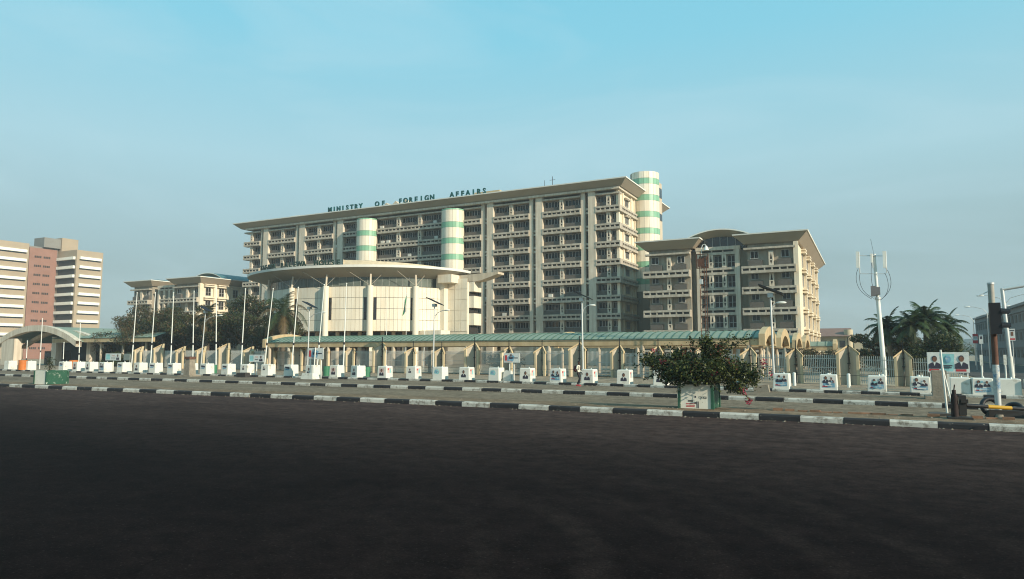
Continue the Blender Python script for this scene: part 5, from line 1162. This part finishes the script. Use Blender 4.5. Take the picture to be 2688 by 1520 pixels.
for i, (a, c, m) in enumerate(((0, .24, blackm), (.24, .5, yel), (.5, .75, blackm), (.75, 1, yel))): MB().tube(P(a), P(c), .065, n=12).build('boom_section', m, bm)
def tyre(u, v, z, r, label, rx=1.2, rz=.5):
    b = MB(); M_ = Matrix.Rotation(rz, 3, 'Z') @ Matrix.Rotation(rx, 3, 'X'); n, k = 22, 8; pts = []
    for i in range(n):
        a = 2 * math.pi * i / n
        for j in range(k):
            q = 2 * math.pi * j / k; w = Vector(((r + r * .3 * math.cos(q)) * math.cos(a), (r + r * .3 * math.cos(q)) * math.sin(a), r * .34 * math.sin(q))); pts.append(Vector((u, v, z)) + M_ @ w)
    b.idx(pts, [(i * k + j, ((i + 1) % n) * k + j, ((i + 1) % n) * k + (j + 1) % k, i * k + (j + 1) % k) for i in range(n) for j in range(k)], 0, True)
    return tag(b.build('discarded_rubber_ring', blackm), label, 'tyre')
tyre(3.62, 29.05, .5, .27, 'dark scrap tyre leaning against the signal pole foot', 1.25, .3)
tyre(4.25, 29.0, .42, .24, 'second scrap tyre slumped past the signal pole', .9, -.5)
rubble('scrap_heap', 4.0, 28.75, 1.1, .5, .26, 'heap of dark scrap at the foot of the signal pole', dark, .17)
sp_ = thing('sign_post', 'thin white leaning sign post on a dark slab', 'post', (2.3, 28.6, .17))
MB().tube((2.3, 28.7, .24), (2.2, 28.7, 2.46), .032, n=8).build('shaft', polewhite, sp_); MB().box(1.75, 2.7, 28.35, 28.95, .17, .26).build('slab', mat('dark_slab', (0.07, 0.06, 0.05), var=.3), sp_)
sp2 = thing('sign_post', 'second thin white post leaning before the concrete pillar', 'post', (3.1, 35.0, .17))
MB().tube((3.06, 36.0, .17), (2.72, 36.0, 2.2), .03, n=8).build('shaft', polewhite, sp2); MB().box(2.95, 3.2, 35.9, 36.1, .17, .22).build('foot', dark, sp2)
gt = thing('gantry', 'slim grey sign gantry post with an arm reaching over the street', 'gantry', (11.5, 78, 0))
MB().tube((11.5, 78, -.02), (11.15, 78, 8.3), .17, .15, 10).build('post', polem, gt)
MB().tube((11.15, 78, 8.2), (16, 78, 9.0), .15, n=10).build('arm', polem, gt)
MB().tube((11.5, 78, .0), (11.42, 78, 2.0), .2, n=12).build('bill_wrap', whitepaint, gt)
# double armed street lights down the side street
def dlight(u, v, h, label):
    t = thing('street_light', label, 'street light', (u, v, 0)); MB().tube((u, v, -.02), (u, v, h - 1.0), .1, .06, 8).build('pole', polem, t)
    for s in (-1, 1):
        MB().path([(u, v, h - 1.1), (u + s * .5, v, h - .4), (u + s * 1.6, v, h - .05), (u + s * 2.2, v, h)], .045, 6).build('arm', polem, t); MB().sphere((u + s * 2.5, v, h), .42, .16, .1, 8, 6).build('lamp_head', polewhite, t)
for u, v, q in ((14.75, 101.4, 'beside the gantry arm'), (15.94, 125.7, 'seen past the traffic signal head'), (17.1, 152.3, 'at the corner of the long grey block'), (17.1, 239.3, 'far off over the misty end of the side street')): dlight(u, v, 9.3, 'tall double armed street light ' + q)
def streetsign(u, v, z0, z1, w, m, label, lay):
    t = thing('street_sign', label, 'sign', (u, v, 0)); MB().tube((u, v + .06, -.02), (u, v + .06, z1 - .1), .04, n=6).build('post', polem, t)
    MB().box(u - w / 2, u + w / 2, v - .03, v, z0, z1).build('plate', m, t); b = MB()
    for i, (mm, x0, x1, a, c) in enumerate(lay): b.face([(u - w / 2 + x0 * w, v - .034 - .002 * i, z0 + a * (z1 - z0)), (u - w / 2 + x1 * w, v - .034 - .002 * i, z0 + a * (z1 - z0)), (u - w / 2 + x1 * w, v - .034 - .002 * i, z0 + c * (z1 - z0)), (u - w / 2 + x0 * w, v - .034 - .002 * i, z0 + c * (z1 - z0))], mm)
    b.build('print', POST_M, t, recalc=False)
streetsign(12.9, 113.9, 3.6, 4.9, .62, ink_red, 'red street sign with a white middle band', [(0, .08, .92, .32, .72), (1, .15, .85, .58, .62), (1, .15, .85, .45, .5)])
streetsign(12.85, 85.7, 3.55, 4.75, .5, paper, 'white portrait sign on a pole beside the gantry', [(6, .05, .95, .06, .2), (2, .25, .7, .4, .75), (1, .1, .9, .82, .9)])
streetsign(11.9, 100, 3.4, 4.5, .4, paper, 'narrow white sign half hidden by the traffic signal', [(1, .2, .8, .5, .8)])
for i, (u, v) in enumerate(((6.6, 56), (8.2, 58))):
    t = thing('marker_post', ('thin pale marker post beside the large portrait board', 'thin pale marker post further into the side street')[i], 'post', (u, v, 0)); MB().tube((u, v, -.02), (u, v, 2.2), .05, n=8).build('shaft', polewhite, t); MB().box(u - .09, u + .09, v - .06, v - .05, 1.5, 2.2).build('plate', whitepaint, t)
# ================================================================ DISTANCE
gb = thing('long_block', 'long grey office block receding along the misty side street', 'building', (26, 160, 0))
gm = mat('grey_facade', (0.16, 0.16, 0.155), var=0.1)
MB().box(26, 44, 96, 228, 0, 11.2).build('wall', gm, gb); MB().box(25.5, 44.5, 95.5, 228.5, 11.2, 11.7).build('parapet', gm, gb)
wm_ = MB().box(-.06, 0, 0, 2.2, 0, 1.5).mesh('window', recess); sm2 = MB().box(-.25, 0, 0, 131, 0, .3).mesh('floor_band', gm)
for k in range(3):
    put('floor_band', sm2, gb, (26, 96.5, 3.3 + 3.4 * k))
    for i in range(32): put('window', wm_, gb, (25.97, 98 + i * 4.05, 1.4 + 3.4 * k))
lh = thing('low_house', 'pale low house with a brown roof and round tank beyond the scrub', 'house', (-8, 188, 0)); lm_ = mat('house_wall', (0.52, 0.44, 0.30), var=.1)
MB().box(-16, -4.5, 188, 196, 0, 6.4).build('wall', lm_, lh); MB().prism([(187, 6.3), (197, 6.3), (192, 8.4)], -17, -4, 'x').build('roof', mat('brown_roof', (0.22, 0.13, 0.10)), lh)
for i in range(5): MB().box(-15 + i * 2.1, -13.6 + i * 2.1, 187.9, 188, 3.6, 5.2).build('window', glass, lh)
MB().tube((-4.6, 188.5, 0), (-4.6, 188.5, 7.9), 1.0, n=16).box(-3.4, -1.6, 188, 190, 0, 6.6).build('water_tank', lm_, lh)
ch = thing('pylon', 'far thin lattice pylon beyond the low house', 'pylon', (-.3, 210, 0)); b = MB()
for s in (-1, 1): b.tube((-.3 + s * .7, 210, 0), (-.3 + s * .2, 210, 10), .07, n=4)
for i in range(9): b.tube((-.95 + .06 * i, 210, i * 1.1), (.35 - .06 * i, 210, i * 1.1 + 1), .04, n=4)
b.build('lattice', polem, ch)
# far wooded rise closing the side street, and land beyond
hb = MB(); hr = random.Random(5); nx = 60
for i in range(nx):
    for j in range(5):
        def hp(i, j): x = -400 + i * 30; y = 620 + j * 90; return (x, y, -.2 + (6 + 7 * math.sin(i * .43) + 5 * math.sin(i * 1.1 + 1)) * (j / 4) * .7 + 1.2 * j)
        hb.face([hp(i, j), hp(i + 1, j), hp(i + 1, j + 1), hp(i, j + 1)], 0, True)
tag(hb.build('hills', mat('far_land', (0.05, 0.06, 0.035), var=.3, scale=.05), recalc=False), kind='structure')
fw = MB(); rnd_keep = rnd; rnd = random.Random(9); blobs = []
for i in range(130): blobs.append((rnd.uniform(-60, 330), rnd.uniform(420, 640), rnd.uniform(3, 7), rnd.uniform(6, 12), rnd.uniform(3.5, 6)))
for i in range(60): blobs.append((rnd.uniform(10, 24) if i % 2 else rnd.uniform(-6, 6), rnd.uniform(240, 420), rnd.uniform(2, 4), rnd.uniform(3, 5), rnd.uniform(2, 3.5)))
for i in range(90): blobs.append((rnd.uniform(-520, -250), rnd.uniform(260, 420), rnd.uniform(3, 6), rnd.uniform(6, 12), rnd.uniform(3, 6)))
cloud(fw, blobs, 26000, 1.0, (0, 1), .5, .5); tag(fw.build('distant_woods', [lf_c, lf_a], recalc=False), 'misty far-off trees closing the end of the streets', 'trees', kind='stuff')
# cars far down the side street
carp = [mat('car_pale', (0.45, 0.45, 0.44), rough=.3, spec=.5), mat('car_maroon', (0.14, 0.02, 0.03), rough=.3, spec=.5)]
for u, v, m, lab in ((13.5, 205, carp[0], 'pale car far down the misty side street'), (16.6, 190, carp[1], 'dark red car far down the misty side street')):
    t = thing('distant_car', lab, 'car', (u, v, 0)); MB().prism([(v - 2.1, .35), (v + 2.1, .35), (v + 2.1, .85), (v + 1.3, .95), (v - .9, .98), (v - 2.1, .85)], u - .85, u + .85, 'x').build('body', m, t)
    MB().prism([(v - .85, .98), (v + 1.3, .95), (v + .9, 1.45), (v - .4, 1.48)], u - .75, u + .75, 'x').build('cabin', glass, t)
    for y in (v - 1.35, v + 1.35):
        for x in (u - .87, u + .69): MB().tube((x, y, .33), (x + .18, y, .33), .33, n=12).build('wheel', blackm, t)
# ================================================================ BROWN TOWER on the left
tw = thing('office_tower', 'twelve storey beige tower with white sun hoods and a brown panel', 'building', (-264, 150, 0))
Z = 40.0
MB().box(-275, -257.7, 150.7, 160.5, 0, Z).build('right_wing', beige_tower, tw)
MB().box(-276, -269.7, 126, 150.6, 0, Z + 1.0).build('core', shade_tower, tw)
MB().box(-269.7, -269.2, 140.6, 150.2, 0, Z + .4).build('brown_panel', brown_brick, tw)
MB().box(-282, -269.0, 110, 140.3, 0, Z + 1.6).build('left_wing', beige_tower, tw)
MB().box(-283, -268, 151, 157, Z, Z + 5.2).build('lift_house', beige_tower, tw); MB().box(-275, -268.5, 145, 150.9, Z + 1.0, Z + 4.6).build('tank_house', shade_tower, tw)
hm_ = mat('white_hood', (0.75, 0.74, 0.66), var=.06)
h1 = MB().box(0, .7, 0, 7.9, 0, 1.0).mesh('sun_hood', hm_); h2 = MB().box(0, .7, 0, 9.0, 0, 1.0).mesh('sun_hood', hm_); h1_shade = MB().box(0, .05, 0, 7.9, .55, .98).mesh('window', glass); h2_shade = MB().box(0, .05, 0, 9.0, .55, .98).mesh('window', glass)  # the thin window strips are painted shade under the hoods
bf = MB().box(0, 10.6, -.75, 0, 0, 1.05).mesh('balcony_front', hm_); bs_ = MB().box(.1, 10.5, -.02, 0, 0, 2.1).mesh('balcony_front_shade', dark)  # thin dark sheet paints the shade between balcony fronts
sl_ = MB()
for i in range(9):
    if i in (4,): continue
    sl_.box(0, .08, i * .62, i * .62 + .42, 0, .75)
sl_me = sl_.mesh('vent_slots', dark)
for k in range(11):
    z = 36.6 - 3.33 * k
    put('sun_hood', h1, tw, (-257.7, 151.7, z)); put('window', h1_shade, tw, (-257.68, 151.7, z - 1.0)); put('sun_hood', h2, tw, (-269.0, 130.4, z + 1.6)); put('window', h2_shade, tw, (-268.98, 130.4, z + .6))  # strips below the hoods are painted shade, no openings
    put('vent_slots', sl_me, tw, (-269.2, 142.4, z + .2)); put('balcony_front', bf, tw, (-269, 150.65, z - .2)); put('balcony_front_shade', bs_, tw, (-269, 150.68, z - 2.35))
# ================================================================ PERSON walking on the lane edge
per = thing('person', 'person in a white shirt and dark trousers walking past the cubes', 'person', (-18.45, 46.0, 0), 0, own=True)
def skin_body():
    V = [(0, 0, .93), (.0, 0, 1.12), (.01, 0, 1.30), (.02, 0, 1.43), (.03, 0, 1.50), (.045, 0, 1.57), (.055, 0, 1.66), (.05, 0, 1.72),
         (.0, -.17, 1.40), (-.05, -.22, 1.16), (.05, -.22, .95), (.09, -.21, .87), (.0, .17, 1.40), (-.02, .21, 1.15), (.14, .2, .98), (.19, .19, .91),
         (.0, -.09, .90), (.17, -.1, .52), (.06, -.1, .09), (.0, .09, .90), (.06, .1, .50), (-.14, .1, .10), (.13, .0, 1.645)]
    E = [(0, 1), (1, 2), (2, 3), (3, 4), (4, 5), (5, 6), (6, 7), (3, 8), (8, 9), (9, 10), (10, 11), (3, 12), (12, 13), (13, 14), (14, 15), (0, 16), (16, 17), (17, 18), (0, 19), (19, 20), (20, 21)]
    Rr = [(.13, .15), (.11, .14), (.12, .16), (.09, .11), (.055, .06), (.075, .075), (.098, .08), (.07, .06), (.065,) * 2, (.05,) * 2, (.036,) * 2, (.03, .04), (.065,) * 2, (.05,) * 2, (.036,) * 2, (.03, .04), (.095,) * 2, (.065,) * 2, (.045,) * 2, (.095,) * 2, (.065,) * 2, (.045,) * 2]
    me = bpy.data.meshes.new('body_src'); me.from_pydata(V[:22], E, []); o = bpy.data.objects.new('body_src', me); COL.objects.link(o)
    md = o.modifiers.new('s', 'SKIN'); sv = me.skin_vertices[0].data
    for i, r_ in enumerate(Rr): sv[i].radius = r_; sv[i].use_root = (i == 0)
    o.modifiers.new('d', 'SUBSURF').levels = 2
    dg = bpy.context.evaluated_depsgraph_get(); m2 = bpy.data.meshes.new_from_object(o.evaluated_get(dg)); bpy.data.objects.remove(o); return m2
bm2 = skin_body(); bm2.name = 'body'
skin_m = mat('dark_skin', (0.055, 0.03, 0.02), var=.1); shirt = mat('white_shirt', (0.62, 0.60, 0.50), var=.1, scale=8); trous = mat('dark_trousers', (0.012, 0.012, 0.018), var=.2)
bm2.materials.clear()
for m in (skin_m, shirt, trous): bm2.materials.append(m)
for p in bm2.polygons:
    c = p.center; p.use_smooth = True
    torso = abs(c.y) < .2 and .98 < c.z < 1.46; sleeve = c.z > 1.2 and c.z < 1.46
    p.material_index = 2 if (c.z < .985 and abs(c.y) < .185 and not (c.z > .8 and abs(c.y) > .17)) else (1 if (torso or sleeve) else 0)
o = bpy.data.objects.new('body', bm2); COL.objects.link(o); o.parent = per
def part(name, mb, m): q = bpy.data.objects.new(name, mb.mesh(name, m)); COL.objects.link(q); q.parent = per; return q
part('hair', MB().sphere((.04, 0, 1.70), .105, .09, .085, 12, 8), mat('black_hair', (0.008, 0.007, 0.006)))
part('nose', MB().sphere((.155, 0, 1.635), .02, .014, .022, 6, 5), skin_m)
for s in (-1, 1): part('ear', MB().sphere((.04, s * .085, 1.64), .02, .012, .03, 6, 5), skin_m)
for x, y, z, r0 in ((.085, -.21, .86, 1), (.2, .19, .9, 1)):
    b = MB()
    for i in range(4): b.path([(x + .015 * (i - 1.5), y, z - .02), (x + .02 * (i - 1.5) + .015, y, z - .07), (x + .02 * (i - 1.5) + .03, y, z - .1)], .009, 5)
    b.path([(x + .02, y + .02, z + .01), (x + .05, y + .03, z - .04)], .01, 5); part('fingers', b, skin_m)
shoe_m = mat('red_shoe', (0.55, 0.06, 0.06), rough=.5)
for x, y, z in ((.1, -.1, .045), (-.1, .1, .05)): part('shoe', MB().sphere((x, y, z), .14, .05, .05, 12, 7).box(x - .13, x + .13, y - .045, y + .045, z - .045, z - .02), shoe_m)
bp_ = thing('backpack', 'dark red backpack worn by the walking person', 'backpack', (-18.6, 46.0, 1.05), 0, own=True)
def bpart(name, mb, m): q = bpy.data.objects.new(name, mb.mesh(name, m)); COL.objects.link(q); q.parent = bp_; return q
red = mat('backpack_red', (0.10, 0.018, 0.02), var=.2, scale=8)
bpart('bag', MB().sphere((-.06, 0, .16), .12, .15, .24, 12, 8), red); bpart('pocket', MB().sphere((-.15, 0, .08), .06, .11, .13, 10, 6), red)
for s in (-1, 1): bpart('strap', MB().path([(-.0, s * .1, .33), (.12, s * .11, .42), (.27, s * .11, .3), (.25, s * .12, .12), (.05, s * .12, 0)], .018, 6), red)
# ================================================================ AIR
hz = bpy.data.materials.new('haze_air'); hz.use_nodes = True; n = hz.node_tree.nodes; n.remove(n['Principled BSDF'])
pv = n.new('ShaderNodeVolumePrincipled'); pv.inputs['Density'].default_value = 0.00042; pv.inputs['Color'].default_value = (0.80, 0.90, 0.95, 1); pv.inputs['Anisotropy'].default_value = 0.0
hz.node_tree.links.new(pv.outputs[0], n['Material Output'].inputs['Volume'])
if HAZE:
    tag(MB().box(-700, 700, -200, 1100, -1.2, 52).build('haze', hz), 'pale morning haze hanging over the whole street', 'haze', kind='stuff')
# ================================================================ which one of the look-alikes: counted from things one can find
ORD = ['first', 'second', 'third', 'fourth', 'fifth', 'sixth', 'seventh', 'eighth', 'ninth', 'tenth', 'eleventh', 'twelfth', 'thirteenth', 'fourteenth']
def name_row(row, descr, noun, anchors):
    row = sorted(row, key=lambda r: r[0])
    for i, (u, o, k) in enumerate(row):
        best = None
        for nm, au in anchors:
            n_ = sum(1 for q in row if (au <= q[0] <= u) or (u <= q[0] <= au))
            if best is None or n_ < best[0]: best = (n_, nm, 'gatehouse' if u < au else 'side street')
        d = descr[k] if isinstance(descr, dict) else descr
        o['label'] = '%s, %s %s from the %s towards the %s' % (d, ORD[best[0] - 1], noun, best[1], best[2])
name_row(CUBES, {'N': 'plain white cube', 'S': 'white cube with torn print', 'P': 'white cube with portrait', 'p': 'white cube with small portrait', 'T': 'white cube with blue poster', 'B': 'white cube with faded blue print', 'Pr': 'white cube with two posters', 'pr': 'white cube with two small posters', 'Tr': 'white cube with blue poster'}, 'cube', [('orange drum', -96.0), ('concrete stump', -60.3), ('double board', -44.4), ('walking person', -18.4), ('flowering bush', -11.5), ('concrete pillar', 3.1)])
name_row(PILLARS, {'b': 'tall gabled fence pillar', 's': 'short gabled fence pillar'}, 'pillar', [('antenna mast', 1.0), ('lattice mast', -13.4), ('walkway end', -66.5), ('double board', -54.5)])
name_row(PANELS, 'barred fence panel', 'panel', [('antenna mast', 1.0), ('lattice mast', -13.4), ('walkway end', -66.5), ('double board', -54.5)])
name_row(POLES, 'tall bare white flagpole', 'flagpole', [('lone palm', -52.8)])
name_row(DRUMS, 'green steel drum behind the cubes', 'drum', [('concrete stump', -64.0), ('double board', -45.0)])
name_row(LOWP, 'low bare pole', 'low pole', [('orange drum', -96.0)])
name_row(BOLS, 'short white bollard before the fence', 'bollard', [('concrete pillar', 3.2), ('walking person', -19.0)])
for o in list(bpy.data.objects):
    if '_own' in o: del o['_own']
